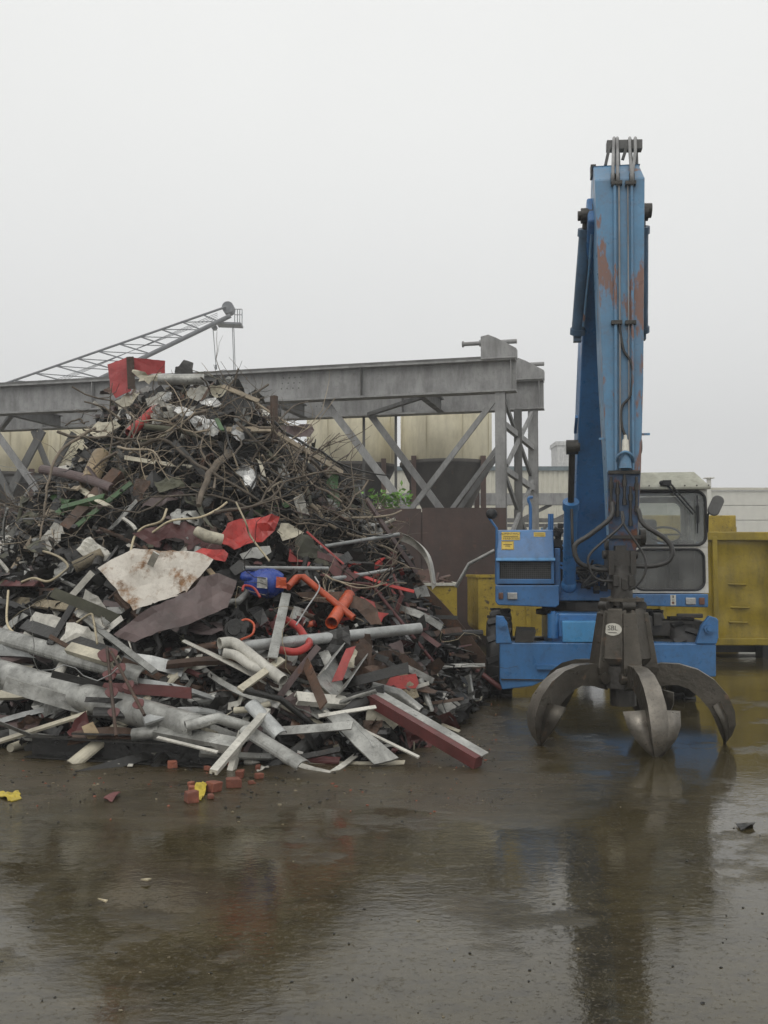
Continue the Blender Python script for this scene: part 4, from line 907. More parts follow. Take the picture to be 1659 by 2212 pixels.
SM = dict(
 grey=mat('dull_aluminium', (.36, .36, .335), .36, .35, var=.4, scale=5, rust=.1, rustcol=(.09, .075, .06), grime=.5, rnd=.3, bump=.2),
 galv=mat('galvanised_steel', (.40, .41, .40), .36, .35, var=.25, scale=9, grime=.3, grimecol=(.12, .12, .11), rnd=.12, bump=.15),
 silver=mat('crumpled_foil', (.62, .62, .60), .28, .6, var=.2, scale=6, grime=.35, rnd=.15, bump=.3),
 white=mat('scuffed_white_enamel', (.62, .60, .53), .42, 0, var=.18, scale=5, rust=.14, rustcol=(.13, .09, .05), grime=.4, rnd=.15),
 cream=mat('cream_plastic', (.52, .48, .37), .5, 0, var=.18, grime=.35, rnd=.15),
 rustwhite=mat('rust_stained_white_panel', (.60, .56, .49), .5, 0, var=.15, scale=1.5, rust=.5, rustcol=(.15, .08, .035), grime=.25, grimecol=(.14, .09, .05), bump=.2),
 plum=mat('brown_primer_sheet', (.105, .072, .068), .48, 0, var=.3, scale=2.5, rust=.2, rustcol=(.11, .05, .028), grime=.25, bump=.2, rnd=.15),
 rust=mat('rusted_scrap', (.085, .048, .030), .65, 0, var=.4, scale=4, rust=.3, grime=.4, rnd=.3, bump=.4),
 dark=mat('dark_steel_gap_shade', (.020, .0195, .018), .36, .1, var=.4, scale=4, rust=.2, rustcol=(.055, .036, .024), grime=.3, rnd=.35, bump=.3),  # dark steel, tone lowered further to paint shade into the heap's gaps
 red=mat('red_painted_steel', (.40, .035, .028), .38, 0, var=.2, scale=4, rust=.12, rustcol=(.12, .05, .04), grime=.35, grimecol=(.08, .02, .015), rnd=.15, bump=.12),
 redscuff=mat('scuffed_red_panel', (.36, .035, .035), .42, 0, var=.18, scale=4, rust=.16, rustcol=(.3, .22, .2), grime=.2, grimecol=(.14, .03, .025), bump=.15),
 orange=mat('orange_red_paint', (.50, .075, .02), .34, 0, var=.2, scale=4, grime=.35, grimecol=(.1, .025, .01), rnd=.12),
 maroon=mat('maroon_primer', (.115, .032, .030), .5, 0, var=.25, scale=4, rust=.15, grime=.3, rnd=.2),
 wood=mat('weathered_wood', (.34, .28, .20), .7, 0, var=.25, scale=5, grime=.4, rnd=.22, bump=.3),
 bark=mat('bare_branch_bark', (.155, .125, .092), .75, 0, var=.35, scale=8, grime=.35, rnd=.4, bump=.4),
 wire=mat('cream_cable', (.48, .41, .27), .5, 0, var=.15, grime=.3, rnd=.25, bump=0),
 blackc=mat('black_cable', (.02, .02, .02), .45, 0, var=.2, grime=.2, rnd=.3, bump=0),
 green=mat('green_painted_bar', (.05, .12, .035), .45, 0, var=.3, rust=.2, grime=.4, rnd=.3),
 olive=mat('olive_canvas', (.085, .085, .055), .7, 0, var=.3, grime=.4, rnd=.3),
 blue=mat('blue_plastic_bag', (.018, .06, .34), .3, 0, var=.2, scale=7, grime=.2, bump=.25),
 tan=mat('tan_cardboard', (.36, .27, .16), .6, 0, var=.25, grime=.3, rnd=.2),
 crust=mat('mortar_crust', (.26, .22, .15), .8, 0, var=.35, scale=12, rust=.3, rustcol=(.12, .075, .03), grime=.2, bump=.8, rnd=.2),
 brick=mat('red_brick', (.26, .085, .05), .75, 0, var=.3, scale=8, grime=.35, bump=.4, rnd=.25),
 yellow=mat('yellow_rubbish', (.55, .42, .04), .5, 0, var=.2, grime=.35),
)
ANCH = []          # (px, py, short name) of the hand-placed pieces, to tell the smaller ones apart
def hero(o, label, cat, short=None, group=None):
    tag(o, label, cat, group)
    me = o.data if o.type == 'MESH' else None
    if me:
        c = sum((v.co for v in me.vertices), Vector()) / len(me.vertices) + o.location
    else: c = Vector(o.location)
    if short: ANCH.append((*proj(c), short))
    return o
def hp_(p, out=.0):
    """pixel (and optional depth) to a point resting on the heap, pulled out towards the viewer"""
    if len(p) > 2: return at(p[0], p[1], p[2])
    q = heap_hit(p[0], p[1], .06); d = (CAM - q).normalized(); return q + d * (out + (.22 if p[1] < 1130 else 0))
def pipe(name, label, pts, r, m, cat='pipe', hollow=.006, out=.14, n=14, short=None, sp=0):
    q = [hp_(p, out) for p in pts]
    if sp: q = spline(q, sp)
    b = MB(); b.tube(q, r, n, hollow=hollow); return hero(b.build(name, m), label, cat, short)
def bar(name, label, p1, p2, w, t, m, cat='metal bar', prof='flat', out=.16, up=None, short=None, bend=0):
    a, c = hp_(p1, out), hp_(p2, out); d = c - a
    u = Vector(up) if up else (heap_normal((a + c) / 2) + (CAM - a).normalized() * .8 + Vector((0, 0, .4))).normalized()
    P = dict(flat=[(-w/2, -t/2), (w/2, -t/2), (w/2, t/2), (-w/2, t/2)],
             angle=[(-w/2, -w*.5), (-w/2 + t, -w*.5), (-w/2 + t, w*.5 - t), (w/2, w*.5 - t), (w/2, w*.5), (-w/2, w*.5)],
             chan=[(-w/2, -w*.3), (-w/2 + t, -w*.3), (-w/2 + t, w*.3 - t), (w/2 - t, w*.3 - t), (w/2 - t, -w*.3), (w/2, -w*.3), (w/2, w*.3), (-w/2, w*.3)],
             chanup=[(-w/2, w*.3), (-w/2, -w*.3), (w/2, -w*.3), (w/2, w*.3), (w/2 - t, w*.3), (w/2 - t, -w*.3 + t), (-w/2 + t, -w*.3 + t), (-w/2 + t, w*.3)],
             half=None)[prof]
    if prof == 'half':
        k = 9; P = [(w/2 * math.cos(math.pi * i / k), w * .36 * math.sin(math.pi * i / k)) for i in range(k + 1)] + [((w/2 - t) * math.cos(math.pi * i / k), (w * .36 - t) * math.sin(math.pi * i / k)) for i in range(k, -1, -1)]
    if prof == 'chan' and False: pass
    b = MB()
    if bend:
        k = 8; prev = None
        pts = [a.lerp(c, i / k) + u * (bend * math.sin(math.pi * i / k)) for i in range(k + 1)]
        vs = []; n = len(P)
        for i, p in enumerate(pts):
            dd, s_, uu = frame(pts[min(i + 1, k)] - pts[max(i - 1, 0)], u); vs += [p + s_ * x + uu * y for x, y in P]
        b.add(vs, [(i * n + j, i * n + (j + 1) % n, (i + 1) * n + (j + 1) % n, (i + 1) * n + j) for i in range(k) for j in range(n)] + [tuple(range(n - 1, -1, -1)), tuple(range(k * n, k * n + n))])
    else: b.sect(a, c, P, u)
    return hero(b.build(name, m), label, cat, short)
def fine(poly, size, amp, freq, seed, bend=0.0, jag=0.0):
    """flat polygon -> subdivided, crumpled sheet (list of verts, faces)"""
    bm = bmesh.new(); vs = [bm.verts.new(p) for p in poly]; f = bm.faces.new(vs); bm.normal_update(); n = f.normal.copy()
    c = sum((Vector(p) for p in poly), Vector()) / len(poly)
    bmesh.ops.triangulate(bm, faces=bm.faces[:])
    for _ in range(5):
        long_ = [e_ for e_ in bm.edges if e_.calc_length() > size]
        if not long_: break
        bmesh.ops.subdivide_edges(bm, edges=long_, cuts=1); bmesh.ops.triangulate(bm, faces=[f for f in bm.faces if len(f.verts) > 3])
    ext = max((Vector(p) - c).length for p in poly)
    for v in bm.verts:
        q = v.co; k = amp * noise.noise(Vector((q.x * freq + seed, q.y * freq, q.z * freq))) + amp * .5 * noise.noise(Vector((q.x * freq * 2.7, q.y * freq * 2.7 + seed, q.z * freq * 2.7)))
        r2 = ((q - c).length / ext) ** 2
        off = n * (k - bend * r2)
        if jag and v.is_boundary: off += (q - c).normalized() * rng.uniform(-jag, jag)
        v.co = q + off
    bm.verts.index_update(); V = [v.co.copy() for v in bm.verts]; F = [[v.index for v in f.verts] for f in bm.faces]; bm.free(); return V, F
def sheet(name, label, poly, m, out=.2, amp=.03, freq=4, bend=0.0, jag=.015, size=.1, cat='metal sheet', short=None, tilt=None, thick=.004, smooth=False):
    pts = [hp_(p, out) for p in poly]; c = sum(pts, Vector()) / len(pts)
    n = Vector(tilt).normalized() if tilt else (heap_normal(c) * .9 + (CAM - c).normalized()).normalized()
    q = [hit_plane(p[0], p[1], c, n) for p in poly]
    V, F = fine(q, size, amp, freq, rng.random() * 50, bend, jag)
    b = MB(); b.add(V, F, smooth); return hero(b.build(name, m, solid=thick), label, cat, short)
def cable(name, label, pts, r, m, out=.22, cat='cable', short=None, n=6):
    q = [hp_(p, out) for p in pts]; b = MB(); b.tube(spline(q, 5), r, n); return hero(b.build(name, m), label, cat, short)
def stick_(name, label, pts, r, out=.2, m='bark', cat='branch', short=None):
    q = spline([hp_(p, out) for p in pts], 4); k = len(q)
    q = [p + Vector((rng.uniform(-1, 1), rng.uniform(-1, 1), rng.uniform(-1, 1))) * r * .5 for p in q]
    b = MB(); b.tube(q, [r * (1 - .5 * i / k) for i in range(k)], 7); return hero(b.build(name, SM[m]), label, cat, short)
# ---- crest
w = empty('red_casing', hp_((290, 840), .2)); tag(w, 'scuffed red sheet casing standing on top of the scrap heap', 'metal sheet'); ANCH.append((295, 810, 'red casing on the crest'))
for nm, poly, ty in (('left_face', [(232, 787), (281, 771), (285, 800), (282, 845), (250, 860), (240, 842)], (-.5, -.8, .1)), ('right_face', [(283, 772), (357, 779), (356, 806), (285, 812)], (.45, -.85, 0))):
    V, F = fine([hit_plane(p[0], p[1], at(283, 800, 12.6), Vector(ty).normalized()) for p in poly], .09, .02, 4, 3.3, 0, .006); b = MB(); b.add(V, F); b.build(nm, SM['redscuff'], w, solid=.006)
b = MB(); b.beam(at(281, 771, 12.58), at(284, 840, 12.58), .09, .03, (0, -1, 0)); b.build('corner_strip', SM['rust'], w)
sheet('bent_plate', 'dark grey torn plate poking up on the crest right of the red casing', [(378, 812, 12.8), (379, 793, 12.8), (388, 792, 12.8), (397, 775, 12.8), (416, 785, 12.8), (419, 812, 12.8)], SM['dark'], short='grey torn plate on the crest', tilt=(.1, -1, .1), amp=.02)
pipe('pipe', 'short grey pipe lying level along the very top of the heap', [(341, 820, 12.3), (441, 819, 12.4)], .068, SM['grey'], short='short grey pipe on the crest')
sheet('crumpled_sheet', 'crumpled pale sheet in the crest below the short grey pipe', [(400, 850), (412, 838), (432, 834), (458, 838), (458, 862), (418, 868)], SM['white'], out=.35, amp=.07, freq=7, jag=.03, short='crumpled pale sheet on the crest')
sheet('crumpled_sheet', 'crumpled beige sheet on the crest just right of the red casing', [(285, 800), (320, 806), (352, 805), (342, 824), (300, 828)], SM['cream'], out=.45, amp=.08, freq=7, jag=.04)
sheet('crumpled_sheet', 'folded beige sheet flap near the crest under the red casing', [(252, 868), (290, 842), (305, 848), (280, 880), (258, 885)], SM['cream'], out=.4, amp=.07, freq=7, jag=.03)
sheet('crumpled_sheet', 'creased pale strip near the crest left of the crumpled pale sheet', [(318, 862), (350, 846), (372, 850), (345, 872), (322, 875)], SM['white'], out=.4, amp=.06, freq=7, jag=.03)
bar('flat_strip', 'tan flat strip sloping down to the right from the crest', (480, 834, 12.2), (559, 867, 12.1), .07, .015, SM['wood'], 'strip', short='tan strip on the right crest')
sheet('box_panel', 'dark open box panel under the tan strip at the right crest', [(470, 852), (490, 848), (552, 872), (548, 898), (500, 900), (478, 880)], SM['dark'], out=.3, amp=.03, jag=.01)
sheet('pale_bucket', 'rounded pale sheet scrap at the right end of the crest', [(455, 838), (480, 836), (490, 850), (475, 868), (458, 862)], SM['cream'], out=.45, amp=.03, bend=.1)
pipe('red_pipe', 'red pipe slanting below the crest with its dark open lower end', [(339, 882), (279, 936)], .062, SM['red'], out=.4, short='slanting red pipe near the crest')
sheet('foil_sheet', 'shiny crumpled silver foil below the right crest', [(366, 880), (396, 879), (430, 893), (466, 912), (474, 942), (452, 935), (424, 926), (402, 905)], SM['silver'], out=.4, amp=.07, freq=8, jag=.03, short='silver foil below the crest')
sheet('foil_sheet', 'crumpled silver foil bag among branches right of the heap centre', [(511, 1018), (524, 1007), (543, 1006), (560, 1036), (546, 1062), (530, 1045)], SM['silver'], out=.4, amp=.08, freq=9, jag=.03, short='silver foil bag')
pipe('rusty_post', 'short dark rusty post standing upright on the right shoulder', [(592, 857, 12.2), (593, 957, 12.1)], [.05, .046], SM['rust'], 'post', hollow=0, short='upright rusty post')
bar('plank', 'tan wooden plank lying level left of the upright rusty post', (468, 929, 11.9), (585, 928, 12.0), .075, .03, SM['wood'], 'plank', short='level tan plank')
bar('plank', 'long pale plank sloping down right past the upright rusty post', (600, 937, 12.0), (740, 1022, 12.4), .07, .025, SM['wood'], 'plank', short='long sloping pale plank')
bar('plank', 'thin pale lath sloping from the crest towards the upright rusty post', (550, 868, 12.2), (625, 918, 12.2), .03, .015, SM['wood'], 'plank')
sheet('torn_sheet', 'torn brown sheet end jutting right beside the upright rusty post', [(600, 922, 12.5), (650, 920, 12.5), (672, 916, 12.6), (680, 930, 12.6), (668, 946, 12.6), (620, 938, 12.5)], SM['plum'], amp=.05, freq=7, tilt=(.2, -1, .5), short='torn brown sheet end')
pipe('cardboard_tube', 'tan cardboard tube with dark open end on the left shoulder', [(218, 985), (192, 1042)], .105, SM['tan'], out=.4, short='tan cardboard tube')
bar('lath', 'long pale wooden lath leaning down the left flank', (182, 985), (6, 1264), .055, .025, SM['wood'], 'plank', out=.45, short='long leaning lath')
bar('lath', 'short pale lath crossing the long leaning lath', (123, 1054), (170, 1055), .06, .025, SM['wood'], 'plank', out=.5)
bar('steel_angle', 'dark rusty steel angle leaning left below the cardboard tube', (256, 1022), (142, 1146), .13, .015, SM['rust'], prof='angle', out=.35, short='dark leaning steel angle')
bar('green_bar', 'mossy green flat bar leaning beside the dark steel angle', (284, 1043), (166, 1136), .06, .02, SM['green'], out=.4, short='mossy green bar')
bar('green_bar', 'short lime-green angle bar below the cardboard tube', (228, 1075), (135, 1100), .07, .012, SM['green'], prof='angle', out=.4)
bar('green_bar', 'short green bar end near the crest beside the silver foil', (468, 905), (480, 930), .05, .02, SM['green'], out=.5)
sheet('white_plate', 'bright white round-cornered plate at the left edge of the heap', [(117, 1020), (126, 1008), (150, 1000), (168, 1003), (172, 1014), (150, 1020)], SM['white'], out=.3, amp=.01, short='bright white plate', tilt=(-.2, -1, .3))
pipe('concrete_pipe', 'grey mortar-coated pipe stub left of the rust-stained panel', [(160, 1226), (222, 1196)], .065, SM['crust'], out=.3)
stick_('branch', 'thick pale branch arching across the upper heap', [(300, 960), (356, 951), (400, 982), (440, 1014), (520, 1055), (600, 1112)], .024, .5, short='thick arching branch')
stick_('branch', 'thick pinkish bark log in the middle of the upper heap', [(494, 975), (450, 1030), (425, 1090)], .05, .45, short='pinkish log')
stick_('branch', 'tall thin branch bowing down over the left shoulder', [(205, 925, 11.8), (140, 965, 11.4), (112, 1010, 11.2), (100, 1070, 11.0), (85, 1165, 10.6)], .02, .3, short='bowed thin branch')
stick_('branch', 'twiggy dark branch sticking out left below the red casing', [(182, 915, 12), (168, 905, 12), (140, 920, 12)], .015, .3)
stick_('branch', 'thin dark branch reaching left from below the red casing', [(260, 905, 12), (225, 880, 12), (182, 867, 12)], .016, .3)
stick_('branch', 'thin branch reaching up right past the upright rusty post', [(540, 1000, 11.8), (620, 890, 12.2), (668, 866, 12.6)], .014, .3)
stick_('branch', 'broken branch pointing right over the lower right shoulder', [(636, 1039, 12.0), (696, 1038, 12.2), (766, 1056, 12.6)], .02, .3)
stick_('branch', 'long pale pole running down the right flank to a snapped end', [(671, 1090), (722, 1141), (790, 1166), (857, 1194, 11.7)], .026, .45, m='wood', short='long pale pole')
stick_('branch', 'thin pale pole running parallel above the long pale pole', [(738, 1090), (781, 1133), (868, 1188, 12.2)], .017, .4, m='wood')
stick_('branch', 'level pale pole with splintered tip over the right flank', [(700, 1122), (825, 1117, 11.9), (868, 1103, 12.2)], .018, .4, m='wood', short='level pale pole')
stick_('branch', 'crooked pale branch in the upper left of the heap', [(245, 962), (278, 945), (290, 905), (272, 890)], .02, .5)
stick_('branch', 'pale forked root hanging in the upper heap centre', [(466, 1010), (500, 985), (520, 965), (515, 945), (490, 935)], .016, .5)
# ---- middle
sheet('stained_panel', 'large white panel with brown rust stains lying face up', [(214, 1231), (240, 1212), (292, 1189), (345, 1192), (400, 1192), (436, 1196), (462, 1210), (452, 1226), (432, 1246), (400, 1285), (345, 1302), (290, 1319)], SM['rustwhite'], out=.66, amp=.035, freq=3, jag=.01, bend=.04, short='rust-stained white panel')
sheet('primer_sheet', 'large brown primer-coated sheet overlapping the rust-stained white panel', [(243, 1372), (300, 1328), (360, 1298), (420, 1268), (436, 1246), (470, 1240), (512, 1256), (492, 1312), (470, 1322), (430, 1345), (340, 1368), (292, 1386)], SM['plum'], out=.66, amp=.06, freq=3.2, jag=.012, short='large brown sheet')
sheet('red_sheet', 'crumpled bright red sheet in the middle of the heap', [(478, 1152), (490, 1127), (520, 1123), (560, 1119), (602, 1121), (590, 1150), (570, 1172), (530, 1180), (505, 1190), (474, 1168)], SM['red'], out=.5, amp=.1, freq=6, jag=.02, short='crumpled bright red sheet')
sheet('red_sheet', 'torn red flap between the rust-stained panel and the crumpled red sheet', [(403, 1196), (440, 1186), (478, 1190), (495, 1195), (480, 1212), (455, 1213), (425, 1210)], SM['red'], out=.55, amp=.07, freq=6, jag=.03)
sheet('maroon_sheet', 'dark maroon sheet behind the rust-stained white panel', [(285, 1152), (400, 1124), (470, 1165), (488, 1198), (400, 1196), (330, 1180)], SM['maroon'], out=.3, amp=.05, freq=3, short='dark maroon sheet')
pipe('ribbed_hose', 'short pale ribbed hose piece beside the crumpled red sheet', [(424, 1146), (445, 1158), (480, 1166)], [.05, .062, .058], SM['cream'], 'hose', out=.55)
sheet('pale_slab', 'pale flat scrap slab under the crumpled red sheet', [(520, 1196), (545, 1186), (584, 1178), (585, 1192), (560, 1206), (525, 1207)], SM['grey'], out=.5, amp=.02)
sheet('beige_sheet', 'folded beige sheet just right of the crumpled red sheet', [(596, 1150), (606, 1128), (640, 1136), (655, 1150), (640, 1165), (610, 1170)], SM['cream'], out=.5, amp=.06, freq=6, short='folded beige sheet')
sheet('brown_sheet', 'long curled brown sheet sloping right below the folded beige sheet', [(635, 1165), (665, 1155), (700, 1190), (712, 1222), (680, 1215), (640, 1195)], SM['olive'], out=.5, amp=.06, freq=5)
# blue bag
w = empty('plastic_bag', hp_((573, 1262), .35)); tag(w, 'bright blue plastic bag with an orange patch among the red scrap', 'bag'); ANCH.append((573, 1258, 'blue plastic bag')); bc = hp_((575, 1260), .45)
b = MB(); b.ball(bc, .16, 1.28, .7, .85, .22, 16, 10); b.ball(bc + Vector((-.15, 0, .06)), .1, 1.1, .8, .6, .3, 10, 7)
for i in range(len(b.s)): b.s[i] = True
b.build('bag', SM['blue'], w)
for (q, mm, nm) in (((607, 1258), SM['orange'], 'orange_patch'), ((566, 1258), SM['grey'], 'grey_patch')):
    c = hp_(q, .6); c.y = bc.y - .135; c = at(q[0], q[1], c.y); b = MB(); V, F = fine([c + Vector(v) for v in ((-.05, 0, -.05), (.055, 0, -.06), (.05, 0, .045), (-.045, .0, .055))], .03, .012, 14, 2); b.add(V, F); b.build(nm, mm, w, solid=.004)
pipe('steel_tube', 'thin galvanised tube lying level above the blue plastic bag', [(528, 1227), (708, 1228)], .021, SM['galv'], out=.6, short='level galvanised tube')
pipe('steel_tube', 'tapered galvanised tube pointing right below the branches', [(716, 1252), (790, 1240), (848, 1229, 11.0)], [.03, .022, .014], SM['galv'], out=.5)
pipe('steel_tube', 'long silver rail sloping up right to a bent white strip', [(690, 1182), (862, 1154, 11.6)], .022, SM['galv'], out=.35, short='long silver rail')
b = MB(); q = spline([at(864, 1156, 11.6), at(890, 1168, 11.7), at(913, 1189, 11.8), at(926, 1216, 11.8), at(934, 1264, 11.8)], 4); vs = []
for i, p in enumerate(q): vs += [p + Vector((.0, -.05, .03)), p + Vector((.05, .05, 0)), p + Vector((.0, .06, -.06))]
b.add(vs, [(3 * i + j, 3 * i + j + 1, 3 * i + j + 4, 3 * i + j + 3) for i in range(len(q) - 1) for j in (0, 1)]); hero(b.build('bent_strip', SM['white'], solid=.004), 'white strip bent over in an arc in front of the rusty wall', 'strip', 'arched white strip')
pipe('red_tube', 'thin orange-red tube bent at its top, sloping down right', [(622, 1268), (640, 1248), (655, 1246), (764, 1335)], .034, SM['orange'], out=.6, short='bent orange-red tube', hollow=0)
pipe('red_pipe', 'fat orange-red pipe with its open end facing the viewer', [(716, 1346), (754, 1286)], .062, SM['orange'], out=.6, short='open orange-red pipe')
pipe('maroon_rod', 'long thin maroon rod running down the right flank', [(769, 1260), (801, 1262), (868, 1345), (934, 1428)], .018, SM['maroon'], out=.55, short='long maroon rod', hollow=0)
sheet('red_sheet', 'dull red sheet piece at the right end of the level galvanised tube', [(708, 1231), (721, 1211), (744, 1231), (780, 1243), (754, 1258), (730, 1250)], SM['maroon'], out=.6, amp=.04, freq=6, short='dull red sheet piece')
sheet('red_sheet', 'long curled red-brown sheet under the bent orange-red tube', [(640, 1284), (690, 1276), (745, 1282), (790, 1294), (812, 1318), (824, 1352), (800, 1350), (770, 1316), (720, 1302), (660, 1298)], SM['rust'], out=.5, amp=.05, freq=4, bend=.05)
sheet('red_sheet', 'bright red flap right of the open orange-red pipe', [(800, 1316), (838, 1326), (822, 1346), (806, 1336)], SM['red'], out=.5, amp=.02)
pipe('red_hose', 'red hose loop above the long galvanised pipe', [(600, 1330), (640, 1352), (656, 1372), (668, 1392), (640, 1408), (604, 1404)], .035, SM['red'], 'hose', out=.5, hollow=0, sp=5)
pipe('red_hose', 'thin red hose curving left of the blue plastic bag', [(524, 1276), (528, 1265), (548, 1270), (562, 1290)], .012, SM['red'], 'hose', out=.6, hollow=0, sp=5)
pipe('red_hose', 'thin orange cable loop below the blue plastic bag', [(510, 1350), (530, 1338), (548, 1348), (545, 1370), (520, 1382)], .011, SM['orange'], 'hose', out=.55, hollow=0, sp=5)
bar('steel_channel', 'grey steel channel standing steeply in front of the red scrap', (618, 1286), (588, 1425), .085, .012, SM['grey'], prof='chan', out=.7, up=(.1, -1, .3), short='steep grey channel')
bar('yellow_strip', 'yellow-edged strip lying below the crumpled red sheet', (450, 1290 - 60), (478, 1262), .05, .02, SM['tan'], out=.5)
b = MB(); c = hp_((507, 1362), .5); b.disc(c, (.3, -1, .2), .1, .12, 16); b.disc(c + Vector((0, -.07, .02)), (.3, -1, .2), .06, .06, 12)
for k in range(6): b.disc(c + Vector((math.cos(k) * .075, -.06, math.sin(k) * .075)), (.3, -1, .2), .014, .03, 6)
hero(b.build('flange', SM['dark']), 'dark round pipe flange with bolts below the brown sheet', 'flange')
# ---- long pipes and lower left
pipe('galvanised_pipe', 'long mottled galvanised pipe lying across the heap front', [(474, 1402, 8.75), (908, 1357, 9.55)], .052, SM['galv'], out=.3, n=20, short='long galvanised pipe')
pipe('white_elbow_pipe', 'white plastic pipe with elbow at the left end of the galvanised pipe', [(474, 1390), (500, 1388), (522, 1400), (560, 1430), (612, 1470)], .05, SM['white'], out=.55, short='white elbow pipe', sp=4)
pipe('white_elbow_pipe', 'second white plastic pipe lying just under the white elbow pipe', [(482, 1410), (510, 1416), (540, 1436), (588, 1456)], .042, SM['white'], out=.5, sp=4)
pipe('large_duct', 'long fat grey duct pipe lying low at the left', [(-60, 1440), (434, 1576)], [.135, .115], SM['grey'], out=.35, n=20, short='long fat grey duct')
b = MB(); a, c = hp_((-60, 1420), .49), hp_((434, 1560), .47); b.beam(a, c, .012, .02); hero(b.build('duct_seam_strip', SM['dark']), 'thin dark seam strip along the long fat grey duct', 'strip')
bar('gutter', 'long grey gutter above the fat grey duct at the left', (-30, 1366), (310, 1462), .17, .01, SM['grey'], prof='half', out=.4, short='long grey gutter')
bar('steel_channel', 'dark steel channel lying above the long grey gutter', (55, 1352), (255, 1420), .12, .012, SM['dark'], prof='chan', out=.5)
bar('aluminium_profile', 'pale dented aluminium profile end with yellow stains at the left', (150, 1400), (252, 1430), .1, .012, SM['cream'], prof='chan', out=.55, short='yellow-stained profile')
bar('crusted_bar', 'mortar-crusted flat bar lying level at the left edge', (-20, 1292), (172, 1314), .1, .03, SM['crust'], out=.4, short='mortar-crusted bar')
bar('red_angle', 'dull red steel angle entering at the left edge', (-20, 1266), (84, 1266), .09, .012, SM['maroon'], prof='angle', out=.4)
bar('grey_profile', 'grey profile end right of the curved white panel', (230, 1322), (305, 1322), .08, .012, SM['grey'], prof='chan', out=.3)
sheet('enamel_scrap', 'white enamel panel lying flat at the left, torn at its edge', [(76, 1320), (150, 1338), (140, 1356), (112, 1386), (48, 1380), (60, 1350)], SM['white'], out=.45, amp=.02, jag=.012, short='white enamel panel')
sheet('enamel_scrap', 'curved grey-white panel standing up at the left', [(190, 1282), (215, 1292), (232, 1314), (226, 1345), (240, 1356), (224, 1362), (168, 1336), (176, 1310)], SM['white'], out=.5, amp=.03, bend=.08, jag=.01, short='curved grey-white panel')
sheet('enamel_scrap', 'torn white casing between the two white panels at the left', [(148, 1348), (180, 1350), (224, 1372), (224, 1390), (180, 1392), (125, 1390)], SM['white'], out=.5, amp=.05, freq=7, jag=.03)
bar('dark_bar', 'dark flat bar leaning across the white panels', (158, 1308), (108, 1392), .07, .03, SM['dark'], out=.62)
bar('grey_bar', 'long thin grey bar crossing from the white panels down right', (165, 1322), (334, 1452), .055, .03, SM['grey'], out=.6, short='thin grey diagonal bar')
cable('cream_cable', 'looping cream cable at the left of the heap', [(33, 1189), (84, 1189), (127, 1203), (147, 1223), (134, 1238), (104, 1256), (73, 1249), (47, 1257)], .013, SM['wire'], .5)
cable('cream_cable', 'cream cable hanging down at the left edge', [(18, 1276), (15, 1343), (34, 1372)], .012, SM['wire'], .5)
cable('cream_cable', 'cream cable curling up behind the rust-stained white panel', [(282, 1192), (291, 1159), (311, 1139), (348, 1126), (360, 1100)], .013, SM['wire'], .55)
cable('cream_cable', 'cream wire hanging over the crumpled red sheet', [(510, 1085), (531, 1129), (541, 1158), (582, 1212)], .010, SM['wire'], .75)
cable('cream_cable', 'cream cable looping above the dark maroon sheet', [(330, 1150), (370, 1125), (430, 1118), (470, 1100), (490, 1085)], .012, SM['wire'], .55)
cable('cream_cable', 'bent cream rod between the white panels', [(165, 1345), (195, 1326), (202, 1340), (210, 1390)], .010, SM['wire'], .65)
cable('cream_cable', 'pale twisted wire in front of the steep grey channel', [(680, 1246), (690, 1270), (665, 1310), (640, 1350)], .008, SM['galv'], .7)
# ornamental piece with round lobes
w = empty('lobed_rods', hp_((230, 1480), .4)); tag(w, 'pair of rods set with red-brown round plates, hanging over the duct', 'metal ornament'); ANCH.append((245, 1480, 'lobed rods'))
def lobe(p1, p2, discs):
    a, c = hp_(p1, .66), hp_(p2, .66); b = MB(); b.tube([a, c], .014, 7); b.build('rod', SM['rust'], w)
    for (px, py, rr_) in discs:
        p = a + (c - a) * (((px, py)[1] - p1[1]) / (p2[1] - p1[1])); r_ = 1.15 * rr_ / FPX * p.y; d = (c - a).normalized(); s_ = d.cross((CAM - p).normalized()).normalized(); n = s_.cross(d)
        b = MB(); b.prism([p + d * (math.cos(t) * r_ * 1.15) + s_ * (math.sin(t) * r_ * (1 + .12 * math.cos(3 * t))) for t in [2 * math.pi * i / 16 for i in range(16)]], n * -.008); b.build('round_plate', SM['maroon'], w)
lobe((231, 1398), (251, 1590), [(233, 1416, 18), (231, 1462, 13), (240, 1500, 12), (249, 1542, 11)])
lobe((238, 1405), (312, 1545), [(259, 1446, 12), (276, 1483, 11), (294, 1522, 11)])
bar('lath', 'cream lath slanting up right at the lower left', (-15, 1606), (188, 1541), .055, .02, SM['cream'], 'plank', out=.35, short='slanting cream lath')
pipe('white_bottle', 'small pale cylinder lying on the ground at the far left', [(22, 1616), (55, 1606)], [.035, .045], SM['cream'], 'bottle', out=.05, hollow=0)
b = MB(); a, c = ground_at(52, 1640, 0) + Vector((0, .1, .09)), ground_at(466, 1664, 0) + Vector((0, .1, .09)); b.sect(a, c, [(-.06, -.085), (.06, -.085), (.06, -.075), (-.045, -.075), (-.045, .075), (.06, .075), (.06, .085), (-.06, .085)]); hero(b.build('steel_channel', SM['dark']), 'long black steel channel lying on the ground along the heap foot', 'metal bar', 'black ground channel')
sheet('curved_panel', 'small curved brown panel behind the black ground channel', [(145, 1590), (160, 1560), (185, 1552), (200, 1590), (150, 1604)], SM['maroon'], out=.3, amp=.02, bend=.1)
sheet('yellow_plate', 'pair of stained yellow plates behind the black ground channel', [(175, 1570), (200, 1562), (218, 1595), (194, 1604)], SM['tan'], out=.4, amp=.01)
